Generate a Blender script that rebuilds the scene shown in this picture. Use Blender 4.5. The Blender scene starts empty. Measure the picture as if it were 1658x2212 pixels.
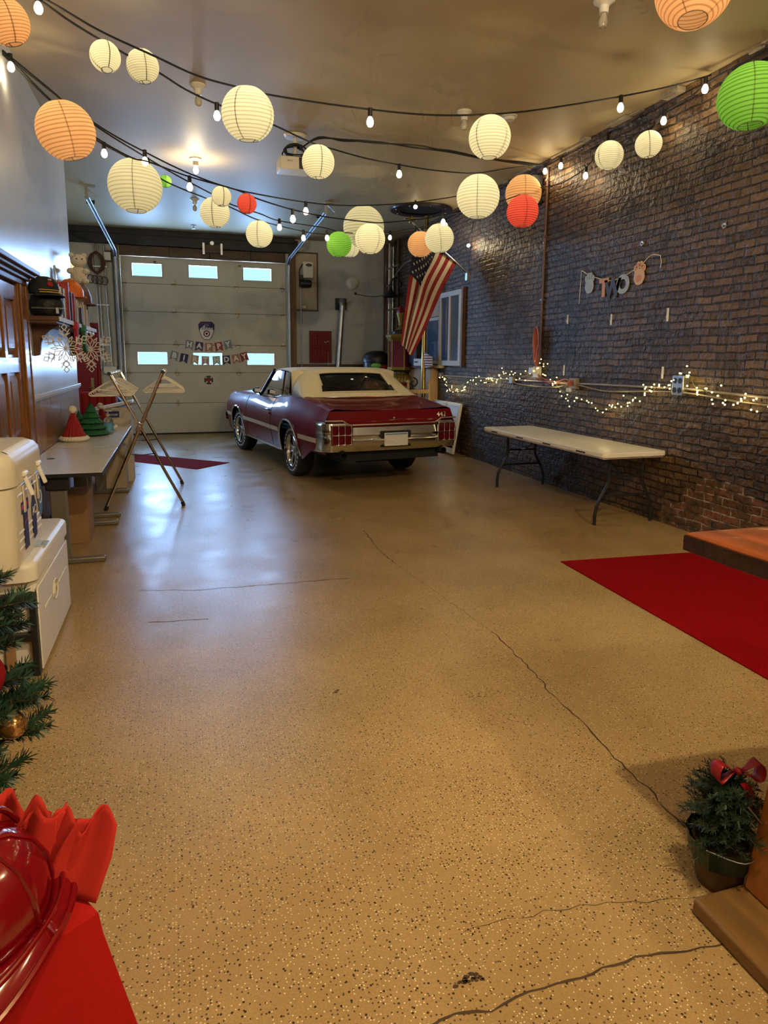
import bpy, math, random
from math import sin, cos, pi, radians as R, sqrt, hypot
from mathutils import Vector, Matrix
S = bpy.context.scene
COL = S.collection
rnd = random.Random(7)

# ------------------------------------------------------------------ materials
def nd(nt, t, **kw):
    n = nt.nodes.new(t)
    for k, v in kw.items():
        if k in n.inputs: n.inputs[k].default_value = v
        else: setattr(n, k, v)
    return n
def c4(c): return (c[0], c[1], c[2], 1.0)
def M(name, col, rough=0.5, metal=0.0, coat=0.0, noise=None, bump=None, emit=0, emit_col=None, trans=0, spec=0.5, sheen=0, alpha=1.0, stretch=(1, 1, 1), ior=1.45):
    m = bpy.data.materials.new(name); m.use_nodes = True
    nt = m.node_tree; p = nt.nodes['Principled BSDF']; L = nt.links.new
    p.inputs['Base Color'].default_value = c4(col)
    p.inputs['Roughness'].default_value = rough
    p.inputs['Metallic'].default_value = metal
    p.inputs['Coat Weight'].default_value = coat
    p.inputs['Coat Roughness'].default_value = 0.06
    p.inputs['Specular IOR Level'].default_value = spec
    p.inputs['Transmission Weight'].default_value = trans
    p.inputs['Sheen Weight'].default_value = sheen * .15
    p.inputs['IOR'].default_value = ior
    if emit:
        p.inputs['Emission Color'].default_value = c4(emit_col or col)
        p.inputs['Emission Strength'].default_value = emit
        m.cycles.emission_sampling = 'NONE'
    if noise or bump:
        tc = nd(nt, 'ShaderNodeTexCoord'); mp = nd(nt, 'ShaderNodeMapping')
        mp.inputs['Scale'].default_value = stretch
        L(tc.outputs['Object'], mp.inputs['Vector'])
    if noise:   # (scale, amount, second colour)
        sc, am = noise[0], noise[1]
        n = nd(nt, 'ShaderNodeTexNoise', Scale=sc, Detail=5.0)
        L(mp.outputs[0], n.inputs['Vector'])
        cr = nd(nt, 'ShaderNodeValToRGB')
        c2 = noise[2] if len(noise) > 2 else tuple(x * (1 - am) for x in col)
        cr.color_ramp.elements[0].position = 0.3; cr.color_ramp.elements[1].position = 0.7
        cr.color_ramp.elements[0].color = c4(c2); cr.color_ramp.elements[1].color = c4(col)
        L(n.outputs['Fac'], cr.inputs[0]); L(cr.outputs[0], p.inputs['Base Color'])
    if bump:
        n = nd(nt, 'ShaderNodeTexNoise', Scale=bump[0], Detail=4.0)
        L(mp.outputs[0], n.inputs['Vector'])
        b = nd(nt, 'ShaderNodeBump', Strength=bump[1], Distance=bump[2] if len(bump) > 2 else 0.01)
        L(n.outputs['Fac'], b.inputs['Height']); L(b.outputs[0], p.inputs['Normal'])
    return m

# ------------------------------------------------------------------ geometry builder
class G:
    def __init__(s): s.v = []; s.f = []
    def add(s, vs, fs):
        o = len(s.v); s.v += [tuple(v) for v in vs]; s.f += [tuple(i + o for i in f) for f in fs]; return s
    def box(s, c, d, rot=None):
        x, y, z = d[0] / 2, d[1] / 2, d[2] / 2
        vs = [Vector((a * x, b * y, e * z)) for a in (-1, 1) for b in (-1, 1) for e in (-1, 1)]
        if rot is not None: vs = [rot @ v for v in vs]
        c = Vector(c); vs = [v + c for v in vs]
        return s.add(vs, [(0, 1, 3, 2), (4, 6, 7, 5), (0, 4, 5, 1), (2, 3, 7, 6), (0, 2, 6, 4), (1, 5, 7, 3)])
    def bb(s, x0, x1, y0, y1, z0, z1):
        return s.box(((x0 + x1) / 2, (y0 + y1) / 2, (z0 + z1) / 2), (abs(x1 - x0), abs(y1 - y0), abs(z1 - z0)))
    def ring_frame(s, d):
        d = d.normalized(); a = Vector((0, 0, 1)) if abs(d.z) < 0.95 else Vector((1, 0, 0))
        u = d.cross(a).normalized(); return u, d.cross(u).normalized()
    def tube(s, pts, r, n=8, cap=True, closed=False):
        pts = [Vector(p) for p in pts]; k = len(pts); rs = r if isinstance(r, (list, tuple)) else [r] * k
        vs = []; fs = []; up = None
        for i, p in enumerate(pts):
            if closed: d = pts[(i + 1) % k] - pts[i - 1]
            else: d = pts[min(i + 1, k - 1)] - pts[max(i - 1, 0)]
            if d.length < 1e-9: d = Vector((0, 0, 1))
            d.normalize()
            if up is None: u, w = s.ring_frame(d)
            else:
                u = (up - d * up.dot(d))
                u = u.normalized() if u.length > 1e-6 else s.ring_frame(d)[0]
                w = d.cross(u)
            up = u
            vs += [p + (u * cos(2 * pi * j / n) + w * sin(2 * pi * j / n)) * rs[i] for j in range(n)]
        m = k if closed else k - 1
        for i in range(m):
            a = i * n; b = ((i + 1) % k) * n
            fs += [(a + j, a + (j + 1) % n, b + (j + 1) % n, b + j) for j in range(n)]
        if cap and not closed:
            fs.append(tuple(range(n - 1, -1, -1))); fs.append(tuple((k - 1) * n + j for j in range(n)))
        return s.add(vs, fs)
    def cyl(s, p0, p1, r, r1=None, n=20):
        return s.tube([p0, p1], [r, r if r1 is None else r1], n)
    def lathe(s, prof, n=24, c=(0, 0, 0), ax='z', flute=None, capend=False):
        vs = []; fs = []; k = len(prof)
        for (r, z) in prof:
            for j in range(n):
                a = 2 * pi * j / n; rr = r * (1 + (flute(a, z) if flute else 0))
                x, y = rr * cos(a), rr * sin(a)
                q = (x, y, z) if ax == 'z' else ((z, x, y) if ax == 'x' else (x, z, y))
                vs.append((q[0] + c[0], q[1] + c[1], q[2] + c[2]))
        for i in range(k - 1):
            fs += [(i * n + j, i * n + (j + 1) % n, (i + 1) * n + (j + 1) % n, (i + 1) * n + j) for j in range(n)]
        if capend:
            fs.append(tuple(range(n - 1, -1, -1))); fs.append(tuple((k - 1) * n + j for j in range(n)))
        return s.add(vs, fs)
    def ball(s, c, r, n=16, m=10, sc=(1, 1, 1)):
        prof = [(max(1e-4, sin(pi * i / m)) * r, -cos(pi * i / m) * r) for i in range(m + 1)]
        g = G().lathe(prof, n)
        return s.add([(x * sc[0] + c[0], y * sc[1] + c[1], z * sc[2] + c[2]) for x, y, z in g.v], g.f)
    def grid(s, fn, nu, nv, skip=None, closeu=False):
        vs = [fn(i / nu, j / nv) for j in range(nv + 1) for i in range(nu + 1)]
        fs = []
        for j in range(nv):
            for i in range(nu):
                if skip and skip((i + .5) / nu, (j + .5) / nv): continue
                a = j * (nu + 1) + i; fs.append((a, a + 1, a + nu + 2, a + nu + 1))
        return s.add(vs, fs)
    def prism(s, poly, d, to=lambda a, b, h: (a, b, h)):
        n = len(poly)
        vs = [to(a, b, 0) for a, b in poly] + [to(a, b, d) for a, b in poly]
        fs = [tuple(range(n - 1, -1, -1)), tuple(range(n, 2 * n))] + [(i, (i + 1) % n, n + (i + 1) % n, n + i) for i in range(n)]
        return s.add(vs, fs)
    def plate(s, xs, zs, holes, d, to):
        """a plate with rectangular holes; holes = [(x0,x1,z0,z1)]"""
        xs = sorted(set(xs + [h[i] for h in holes for i in (0, 1)])); zs = sorted(set(zs + [h[i] for h in holes for i in (2, 3)]))
        def solid(i, j):
            if i < 0 or j < 0 or i >= len(xs) - 1 or j >= len(zs) - 1: return False
            x = (xs[i] + xs[i + 1]) / 2; z = (zs[j] + zs[j + 1]) / 2
            return not any(h[0] < x < h[1] and h[2] < z < h[3] for h in holes)
        nx = len(xs); vid = lambda i, j, k: (k * len(zs) + j) * nx + i
        vs = [to(x, z, h) for h in (0, d) for z in zs for x in xs]; fs = []
        for i in range(nx - 1):
            for j in range(len(zs) - 1):
                if not solid(i, j): continue
                fs += [(vid(i, j, 0), vid(i, j + 1, 0), vid(i + 1, j + 1, 0), vid(i + 1, j, 0)), (vid(i, j, 1), vid(i + 1, j, 1), vid(i + 1, j + 1, 1), vid(i, j + 1, 1))]
                for (di, dj, a, b) in ((-1, 0, (i, j), (i, j + 1)), (1, 0, (i + 1, j + 1), (i + 1, j)), (0, -1, (i + 1, j), (i, j)), (0, 1, (i, j + 1), (i + 1, j + 1))):
                    if not solid(i + di, j + dj):
                        fs.append((vid(*a, 0), vid(*b, 0), vid(*b, 1), vid(*a, 1)))
        return s.add(vs, fs)
    def xf(s, m):
        s.v = [tuple(m @ Vector(v)) for v in s.v]; return s

def fixn(me):
    import bmesh
    b = bmesh.new(); b.from_mesh(me); bmesh.ops.recalc_face_normals(b, faces=b.faces); b.to_mesh(me); b.free()
def obj(name, g, mat, parent=None, smooth=35, bevel=0, seg=2, loc=(0, 0, 0), rotz=0, label=None):
    me = bpy.data.meshes.new(name); me.from_pydata(g.v, [], g.f); me.update(); fixn(me)
    for m in (mat if isinstance(mat, (list, tuple)) else [mat]): me.materials.append(m)
    if smooth:
        me.polygons.foreach_set('use_smooth', [True] * len(me.polygons)); me.set_sharp_from_angle(angle=R(smooth))
    o = bpy.data.objects.new(name, me); COL.objects.link(o)
    o.location = loc; o.rotation_euler = (0, 0, rotz)
    if parent: o.parent = parent
    if bevel:
        b = o.modifiers.new('bevel', 'BEVEL'); b.width = bevel; b.segments = seg; b.limit_method = 'ANGLE'; b.angle_limit = R(40)
    if label: o['label'] = label
    return o
def tag(o, label, cat, group=None, kind=None):
    o['label'] = label; o['category'] = cat
    if group: o['group'] = group
    if kind: o['kind'] = kind
    return o
def thing(name, label, cat, loc=(0, 0, 0), rotz=0, group=None):
    o = bpy.data.objects.new(name, None); COL.objects.link(o); o.empty_display_size = 0.1
    o.location = loc; o.rotation_euler = (0, 0, rotz)
    return tag(o, label, cat, group)
def struct(name, g, mat, parent=None, label=None, cat=None, **kw):
    o = obj(name, g, mat, parent, **kw)
    if not parent:
        o['kind'] = 'structure'
        if label: o['label'] = label
        if cat: o['category'] = cat
    return o
def dup(root, loc, rotz=None, label=None, group=None):
    r = root.copy(); COL.objects.link(r); r.location = loc
    if rotz is not None: r.rotation_euler = (0, 0, rotz)
    if label: r['label'] = label
    if group: r['group'] = group
    for ch in list(root.children):
        c = ch.copy(); COL.objects.link(c); c.parent = r
        for g in ch.children:
            d = g.copy(); COL.objects.link(d); d.parent = c
    return r
def text(name, s, size, mat, parent, mtx, ext=0.002, bold=0.0, align='CENTER', space=1.0):
    cu = bpy.data.curves.new('tmp', 'FONT'); cu.body = s; cu.size = size; cu.extrude = ext; cu.align_x = align; cu.align_y = 'CENTER'; cu.offset = bold; cu.space_character = space; cu.resolution_u = 4
    t = bpy.data.objects.new('tmp', cu); COL.objects.link(t); bpy.context.view_layer.update()
    me = bpy.data.meshes.new_from_object(t.evaluated_get(bpy.context.evaluated_depsgraph_get())); me.name = name
    bpy.data.objects.remove(t); bpy.data.curves.remove(cu); me.materials.clear(); me.materials.append(mat)
    o = bpy.data.objects.new(name, me); COL.objects.link(o); o.parent = parent; o.matrix_local = mtx; return o
def mat3(right, up, origin):
    """text / flat shape frame: local x -> right, local y -> up"""
    r = Vector(right).normalized(); u = Vector(up); u = (u - r * u.dot(r)).normalized(); n = r.cross(u)
    return Matrix(((r.x, u.x, n.x, origin[0]), (r.y, u.y, n.y, origin[1]), (r.z, u.z, n.z, origin[2]), (0, 0, 0, 1)))
def smoothpts(pts, sub=4):
    P = [Vector(p) for p in pts]; out = []
    for i in range(len(P) - 1):
        p0, p1, p2, p3 = P[max(i - 1, 0)], P[i], P[i + 1], P[min(i + 2, len(P) - 1)]
        for k in range(sub):
            t = k / sub
            out.append(0.5 * ((2 * p1) + (p2 - p0) * t + (2 * p0 - 5 * p1 + 4 * p2 - p3) * t * t + (3 * p1 - p0 - 3 * p2 + p3) * t ** 3))
    out.append(P[-1]); return out
def lamp(name, kind, loc, power, col, size=0.1, rot=None, size_y=None):
    d = bpy.data.lights.new(name, kind); d.energy = power; d.color = col
    if kind == 'AREA':
        d.shape = 'RECTANGLE'; d.size = size; d.size_y = size_y or size
    else: d.shadow_soft_size = size
    o = bpy.data.objects.new(name, d); COL.objects.link(o); o.location = loc
    if rot: o.rotation_euler = rot
    return o

# ------------------------------------------------------------------ palette
WARM = (1.0, 0.80, 0.50)
m_black = M('black_plastic', (0.012, 0.012, 0.013), 0.4)
m_rubber = M('black_rubber', (0.015, 0.015, 0.016), 0.75, bump=(120, 0.2, 0.002))
m_chrome = M('chrome', (0.70, 0.71, 0.72), 0.12, 1.0)
m_steel = M('brushed_steel', (0.55, 0.56, 0.57), 0.35, 1.0, noise=(30, .25))
m_galv = M('galvanised_steel', (0.6, 0.62, 0.66), 0.42, 1.0, noise=(25, .3))
m_brass = M('brass', (0.55, 0.35, 0.12), 0.22, 1.0, noise=(12, .25))
m_gold = M('gold_paint', (0.42, 0.29, 0.07), 0.42, 0.5, noise=(30, .35))
m_whitep = M('white_plastic', (0.78, 0.74, 0.64), 0.38, noise=(9, .06))
m_cream = M('cream_paint', (0.70, 0.64, 0.50), 0.5, noise=(6, .08))
m_white = M('white_paint', (0.75, 0.73, 0.68), 0.5)
m_paper = M('white_card', (0.80, 0.78, 0.72), 0.8)
m_red = M('red_paint', (0.24, 0.006, 0.007), 0.45, spec=.3, noise=(8, .15))
m_dred = M('dark_red_felt', (0.15, 0.006, 0.008), 0.9, spec=.1)
m_navy = M('navy_card', (0.02, 0.025, 0.11), 0.6)
m_cable = M('black_cable', (0.012, 0.011, 0.010), 0.55)
m_wood = M('stained_oak', (0.27, 0.105, 0.025), 0.28, noise=(3.5, .55), stretch=(9, 9, 0.7), coat=0.25)
m_woodh = M('stained_oak_slab', (0.24, 0.058, 0.013), 0.4, noise=(3.0, .55), stretch=(5, 0.6, 5), coat=0.1, spec=.3)
m_dwood = M('dark_wood', (0.12, 0.045, 0.018), 0.45, noise=(4, .5), stretch=(1, 8, 8))
m_oldwood = M('old_timber', (0.16, 0.095, 0.05), 0.75, noise=(3, .5), stretch=(1, 6, 6), bump=(20, .3, .004))
m_pine = M('pale_pine', (0.56, 0.36, 0.17), 0.45, noise=(3, .3), stretch=(1, 7, .6))
m_card = M('cardboard', (0.30, 0.17, 0.075), 0.85, noise=(14, .12))
m_green = M('green_tissue', (0.01, 0.11, 0.035), 0.75, sheen=.2)
# ------------------------------------------------------------------ camera
cam = bpy.data.cameras.new('camera'); co = bpy.data.objects.new('camera', cam); COL.objects.link(co); S.camera = co
PITCH, YAW, ROLL, FPX, CX, CY, HC = .1571, .3023, .0079, 1435.22, 829.0, 1002.54, 1.63
fw = Vector((sin(YAW) * cos(PITCH), cos(YAW) * cos(PITCH), -sin(PITCH)))
r0 = Vector((cos(YAW), -sin(YAW), 0)); u0 = r0.cross(fw)
rr = r0 * cos(ROLL) + u0 * sin(ROLL); uu = u0 * cos(ROLL) - r0 * sin(ROLL)
co.matrix_world = Matrix(((rr.x, uu.x, -fw.x, 0), (rr.y, uu.y, -fw.y, 0), (rr.z, uu.z, -fw.z, HC), (0, 0, 0, 1)))
cam.sensor_fit = 'VERTICAL'; cam.sensor_height = 36.0; cam.sensor_width = 27.0
cam.lens = FPX / 2212 * 36.0; cam.shift_x = 0; cam.shift_y = (CY - 1106) / 2212.0
cam.clip_start = 0.02; cam.clip_end = 200
vs_ = S.view_settings; vs_.view_transform = 'Standard'; vs_.look = 'None'; vs_.exposure = 0.0; vs_.gamma = 1.0; vs_.use_curve_mapping = False
cy = S.cycles; cy.use_denoising = True; cy.max_bounces = 5; cy.diffuse_bounces = 3; cy.glossy_bounces = 2; cy.transmission_bounces = 4; cy.transparent_max_bounces = 8
cy.sample_clamp_indirect = 3.0; cy.sample_clamp_direct = 0; cy.caustics_reflective = False; cy.caustics_refractive = False; cy.blur_glossy = 0.5
cy.use_adaptive_sampling = True; cy.adaptive_threshold = 0.09; cy.adaptive_min_samples = 14
W = bpy.data.worlds.new('sky'); S.world = W; W.use_nodes = True
W.node_tree.nodes['Background'].inputs[0].default_value = (0.45, 0.8, 1.0, 1); W.node_tree.nodes['Background'].inputs[1].default_value = 1.6

WINP, WINC = 82.0, (.36, .58, 1.0)
XW, XL, YB, ZC, YF = 4.676, -1.22, 14.865, 4.165, -4.0

# ------------------------------------------------------------------ floor: terrazzo with cracks
def floor_mat():
    m = bpy.data.materials.new('terrazzo'); m.use_nodes = True; nt = m.node_tree; p = nt.nodes['Principled BSDF']; L = nt.links.new
    tc = nd(nt, 'ShaderNodeTexCoord')
    def noise(sc, det=4): n = nd(nt, 'ShaderNodeTexNoise', Scale=sc, Detail=det); L(tc.outputs['Object'], n.inputs['Vector']); return n
    def ramp(src, a, b, ca, cb):
        r = nd(nt, 'ShaderNodeValToRGB'); r.color_ramp.elements[0].position = a; r.color_ramp.elements[1].position = b
        r.color_ramp.elements[0].color = c4(ca); r.color_ramp.elements[1].color = c4(cb); L(src, r.inputs[0]); return r
    def mix(f, a, b):
        x = nd(nt, 'ShaderNodeMix', data_type='RGBA'); L(f, x.inputs[0])
        for i, q in ((6, a), (7, b)):
            if isinstance(q, tuple): x.inputs[i].default_value = c4(q)
            else: L(q, x.inputs[i])
        return x.outputs[2]
    base = ramp(noise(1.3).outputs['Fac'], .3, .72, (.30, .195, .080), (.42, .285, .122))
    fine = ramp(noise(160, 1).outputs['Fac'], .35, .65, (.86, .86, .86), (1.08, 1.07, 1.05))
    mul = nd(nt, 'ShaderNodeMix', data_type='RGBA', blend_type='MULTIPLY'); mul.inputs[0].default_value = .8; L(base.outputs[0], mul.inputs[6]); L(fine.outputs[0], mul.inputs[7])
    cur = mul.outputs[2]
    dens = noise(.55, 2)
    for (sc, thr, pick, col, off) in ((76, .20, .78, (.085, .050, .026), 0), (104, .21, .86, (.68, .57, .36), 3.3), (34, .115, .72, (.045, .024, .012), 7.1)):
        mp = nd(nt, 'ShaderNodeMapping'); mp.inputs['Location'].default_value = (off, off * .7, 0); L(tc.outputs['Object'], mp.inputs['Vector'])
        v = nd(nt, 'ShaderNodeTexVoronoi', Scale=float(sc)); v.voronoi_dimensions = '2D'; L(mp.outputs[0], v.inputs['Vector'])
        sep = nd(nt, 'ShaderNodeSeparateColor'); L(v.outputs['Color'], sep.inputs[0])
        lt = nd(nt, 'ShaderNodeMath', operation='LESS_THAN'); lt.inputs[1].default_value = thr; L(v.outputs['Distance'], lt.inputs[0])
        a = nd(nt, 'ShaderNodeMath', operation='MULTIPLY_ADD'); L(dens.outputs['Fac'], a.inputs[0]); a.inputs[1].default_value = .55; L(sep.outputs[0], a.inputs[2])
        gt = nd(nt, 'ShaderNodeMath', operation='GREATER_THAN'); gt.inputs[1].default_value = pick + .22; L(a.outputs[0], gt.inputs[0])
        mm = nd(nt, 'ShaderNodeMath', operation='MULTIPLY'); L(lt.outputs[0], mm.inputs[0]); L(gt.outputs[0], mm.inputs[1])
        cur = mix(mm.outputs[0], cur, col)
    # fine scratches
    w = nd(nt, 'ShaderNodeMapping'); w.inputs['Scale'].default_value = (1.2, 28, 1); w.inputs['Rotation'].default_value = (0, 0, .5); L(tc.outputs['Object'], w.inputs['Vector'])
    sn = nd(nt, 'ShaderNodeTexNoise', Scale=2.0, Detail=6.0, Distortion=.4); L(w.outputs[0], sn.inputs['Vector'])
    sr = ramp(sn.outputs['Fac'], .30, .38, (.04, .04, .04), (0, 0, 0)); cur = mix(sr.outputs[0], cur, (.20, .13, .06))
    L(cur, p.inputs['Base Color'])
    rr_ = ramp(noise(2.2, 3).outputs['Fac'], .3, .7, (.26, .26, .26), (.38, .38, .38)); L(rr_.outputs[0], p.inputs['Roughness'])
    b = nd(nt, 'ShaderNodeBump', Strength=.10, Distance=.004); L(noise(9, 3).outputs['Fac'], b.inputs['Height']); L(b.outputs[0], p.inputs['Normal'])
    p.inputs['Specular IOR Level'].default_value = .50
    return m
fl = struct('floor', G().bb(-3.6, 5.0, YF, YB + .3, -.12, 0), floor_mat(), smooth=0)
m_crack = M('floor_crack', (.06, .035, .018), .9)
def crack(pts, w, seed, par=fl):
    q = random.Random(seed); P = [Vector((x, y, 0)) for x, y in pts]; out = []
    for a, b in zip(P, P[1:]):
        k = max(2, int((b - a).length / .035)); n = Vector((-(b - a).y, (b - a).x, 0)).normalized()
        out += [a.lerp(b, i / k) + n * q.uniform(-.009, .009) for i in range(k)]
    out.append(P[-1]); vs = []; fs = []
    for i, p in enumerate(out):
        d = (out[min(i + 1, len(out) - 1)] - out[max(i - 1, 0)]); n = Vector((-d.y, d.x, 0)).normalized(); ww = w * q.uniform(.35, 1.25)
        vs += [p + n * ww + Vector((0, 0, .0012)), p - n * ww + Vector((0, 0, .0012))]
    fs = [(2 * i, 2 * i + 1, 2 * i + 3, 2 * i + 2) for i in range(len(out) - 1)]
    return struct('crack', G().add(vs, fs), m_crack, par, smooth=0)
crack([(1.772, 3.449), (1.763, 3.214), (1.746, 2.922), (1.706, 2.63), (1.717, 2.45), (1.695, 2.242), (1.675, 2.06), (1.675, 1.893), (1.661, 1.801), (1.656, 1.713), (1.661, 1.56)], .0035, 1)
crack([(.30, 1.30), (.547, 1.308), (.586, 1.311), (.633, 1.318), (.699, 1.296), (.782, 1.303), (.898, 1.315), (1.044, 1.32), (1.189, 1.313), (1.304, 1.302), (1.44, 1.284)], .0035, 2)
crack([(.731, 1.538), (.878, 1.536), (1.027, 1.526), (1.231, 1.491), (1.502, 1.428)], .0009, 3)
crack([(-.307, 4.81), (.068, 4.702), (.47, 4.678), (.789, 4.67), (1.189, 4.654)], .003, 4)
crack([(1.66, 5.962), (1.615, 5.281), (1.635, 4.895)], .0035, 5)
crack([(-.223, 4.177), (-.002, 4.151), (.137, 4.134)], .003, 6)
crack([(1.635, 4.895), (1.70, 4.2), (1.772, 3.449)], .0012, 7)
def blotch(c, n, r, seed, col=m_crack):
    q = random.Random(seed); g = G()
    for i in range(n):
        x, y = c[0] + q.gauss(0, r[0]), c[1] + q.gauss(0, r[1]); s = q.uniform(.3, 1) * r[2]
        g.prism([(x + s * cos(a) * q.uniform(.6, 1.2), y + s * .6 * sin(a) * q.uniform(.6, 1.2)) for a in [2 * pi * k / 7 for k in range(7)]], .0015, lambda a, b, h: (a, b, h + .0003))
    return struct('floor_chip', g, col, fl, smooth=0)
m_tread = M('tyre_mark', (.27, .19, .095), .5)
blotch((.672, 1.393), 16, (.018, .008, .011), 1); blotch((.704, 1.386), 9, (.014, .006, .006), 2)
for (bx, by, n_, w_) in ((1.39, 2.77, 8, .16), (1.407, 5.675, 7, .20), (3.118, 5.592, 9, .26)):
    for i_ in range(n_): blotch((bx - w_ / 2 + w_ * i_ / (n_ - 1), by), 5, (.004, .022, .007), i_, m_tread)
blotch((.706, 2.996), 8, (.016, .014, .008), 6); blotch((.282, 1.529), 4, (.004, .004, .004), 7)

# ------------------------------------------------------------------ walls, ceiling
m_ceil = M('ceiling_paint', (.50, .40, .225), .55, noise=(1.2, .08), bump=(2.2, .10, .03), spec=.35)
m_wallL = M('gloss_wall_paint', (.50, .51, .50), .28, noise=(1.5, .10), bump=(2.5, .25, .02), stretch=(1, 1.6, .7))
m_wallB = M('back_wall_paint', (.50, .51, .52), .55, noise=(1.0, .06))
m_wallBL = M('old_cream_wall', (.54, .49, .37), .6, noise=(3, .22), bump=(9, .3, .01))
m_wains = M('wood_panelling', (.30, .15, .052), .30, noise=(2.2, .4), stretch=(4, 4, .35), coat=.15)
def brick_mat():
    m = bpy.data.materials.new('painted_brick'); m.use_nodes = True; nt = m.node_tree; p = nt.nodes['Principled BSDF']; L = nt.links.new
    tc = nd(nt, 'ShaderNodeTexCoord'); se = nd(nt, 'ShaderNodeSeparateXYZ'); L(tc.outputs['Object'], se.inputs[0])
    cb = nd(nt, 'ShaderNodeCombineXYZ'); L(se.outputs['Y'], cb.inputs['X']); L(se.outputs['Z'], cb.inputs['Y'])
    wv = nd(nt, 'ShaderNodeTexNoise', Scale=3.1, Detail=3.0); L(cb.outputs[0], wv.inputs['Vector'])
    va = nd(nt, 'ShaderNodeVectorMath', operation='MULTIPLY_ADD'); va.inputs[1].default_value = (.045, .055, 0); L(wv.outputs['Color'], va.inputs[0]); L(cb.outputs[0], va.inputs[2])
    def brick(mortar, smooth):
        b = nd(nt, 'ShaderNodeTexBrick', Scale=1.0); b.inputs['Brick Width'].default_value = .215; b.inputs['Row Height'].default_value = .0725
        b.inputs['Mortar Size'].default_value = mortar; b.inputs['Mortar Smooth'].default_value = smooth; b.inputs['Bias'].default_value = -.1
        b.offset = .5; L(va.outputs[0], b.inputs['Vector']); return b
    b = brick(.0095, .45)
    b.inputs['Color1'].default_value = (.120, .079, .044, 1); b.inputs['Color2'].default_value = (.044, .027, .016, 1); b.inputs['Mortar'].default_value = (.018, .012, .009, 1)
    def noise(sc, det=4): n = nd(nt, 'ShaderNodeTexNoise', Scale=sc, Detail=float(det)); L(tc.outputs['Object'], n.inputs['Vector']); return n
    def ramp(src, a, c, ca, cc):
        r = nd(nt, 'ShaderNodeValToRGB'); r.color_ramp.elements[0].position = a; r.color_ramp.elements[1].position = c
        r.color_ramp.elements[0].color = c4(ca); r.color_ramp.elements[1].color = c4(cc); L(src, r.inputs[0]); return r.outputs[0]
    def mix(f, a, c, bt='MIX'):
        x = nd(nt, 'ShaderNodeMix', data_type='RGBA', blend_type=bt)
        if isinstance(f, float): x.inputs[0].default_value = f
        else: L(f, x.inputs[0])
        for i, q in ((6, a), (7, c)):
            if isinstance(q, tuple): x.inputs[i].default_value = c4(q)
            else: L(q, x.inputs[i])
        return x.outputs[2]
    big = ramp(noise(.9, 3).outputs['Fac'], .32, .68, (.60, .56, .54), (1.55, 1.38, 1.08))
    c = mix(1.0, b.outputs['Color'], big, 'MULTIPLY')
    c = mix(ramp(noise(14, 3).outputs['Fac'], .52, .72, (0, 0, 0), (.55, .55, .55)), c, (.022, .016, .013))
    # bare, worn courses low down near the viewer: red brick and pale mortar
    d = nd(nt, 'ShaderNodeVectorMath', operation='DISTANCE'); mp = nd(nt, 'ShaderNodeMapping'); mp.inputs['Scale'].default_value = (1, .62, 1.15); L(tc.outputs['Object'], mp.inputs['Vector']); L(mp.outputs[0], d.inputs[0]); d.inputs[1].default_value = (4.676, 2.9, .12)
    wn = nd(nt, 'ShaderNodeMath', operation='MULTIPLY_ADD'); L(noise(3.5, 6).outputs['Fac'], wn.inputs[0]); wn.inputs[1].default_value = 1.1; L(d.outputs['Value'], wn.inputs[2])
    wear = ramp(wn.outputs[0], .95, 1.55, (1, 1, 1), (0, 0, 0))
    rb = brick(.009, .3); rb.inputs['Color1'].default_value = (.20, .075, .042, 1); rb.inputs['Color2'].default_value = (.12, .052, .032, 1); rb.inputs['Mortar'].default_value = (.36, .30, .23, 1)
    wearm = mix(1.0, wear, ramp(noise(8, 5).outputs['Fac'], .45, .62, (.15, .15, .15), (1, 1, 1)), 'MULTIPLY')
    c = mix(wearm, c, rb.outputs['Color'])
    L(c, p.inputs['Base Color'])
    L(ramp(noise(5, 4).outputs['Fac'], .3, .7, (.30, .30, .30), (.55, .55, .55)), p.inputs['Roughness'])
    inv = nd(nt, 'ShaderNodeMath', operation='MULTIPLY_ADD'); L(b.outputs['Fac'], inv.inputs[0]); inv.inputs[1].default_value = -1.0
    hs = nd(nt, 'ShaderNodeMath', operation='MULTIPLY'); L(noise(17, 4).outputs['Fac'], hs.inputs[0]); hs.inputs[1].default_value = 1.15; L(hs.outputs[0], inv.inputs[2])
    bp = nd(nt, 'ShaderNodeBump', Strength=1.0, Distance=.03); L(inv.outputs[0], bp.inputs['Height']); L(bp.outputs[0], p.inputs['Normal'])
    return m
m_brick = brick_mat(); m_brick.node_tree.nodes['Principled BSDF'].inputs['Specular IOR Level'].default_value = .36
struct('ceiling', G().bb(-3.6, 5.0, YF, YB + .3, ZC, ZC + .12), m_ceil, smooth=0)
wr = struct('wall_right', G().bb(XW, XW + .3, YF, YB + .3, 0, ZC), m_brick, smooth=0)
# ragged brick course where wall meets ceiling
g = G(); q = random.Random(3); y = YF
while y < YB - .3:
    w = q.uniform(.18, .5); g.bb(XW - q.uniform(.012, .05), XW + .05, y, y + w, ZC - q.uniform(.05, .13), ZC - .001); y += w
struct('trim_1', g, m_brick, smooth=0, bevel=.008)
m_plast = M('crumbling_plaster', (.40, .34, .24), .8, noise=(20, .4), bump=(30, .5, .01))
g = G(); q = random.Random(11); y = 3.0
while y < 9.5:
    w = q.uniform(.1, .4)
    if q.random() < .55: g.bb(XW - q.uniform(.05, .12), XW, y, y + w, ZC - q.uniform(.015, .05), ZC)
    y += w
struct('trim_2', g, m_plast, smooth=0, bevel=.008)
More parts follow.
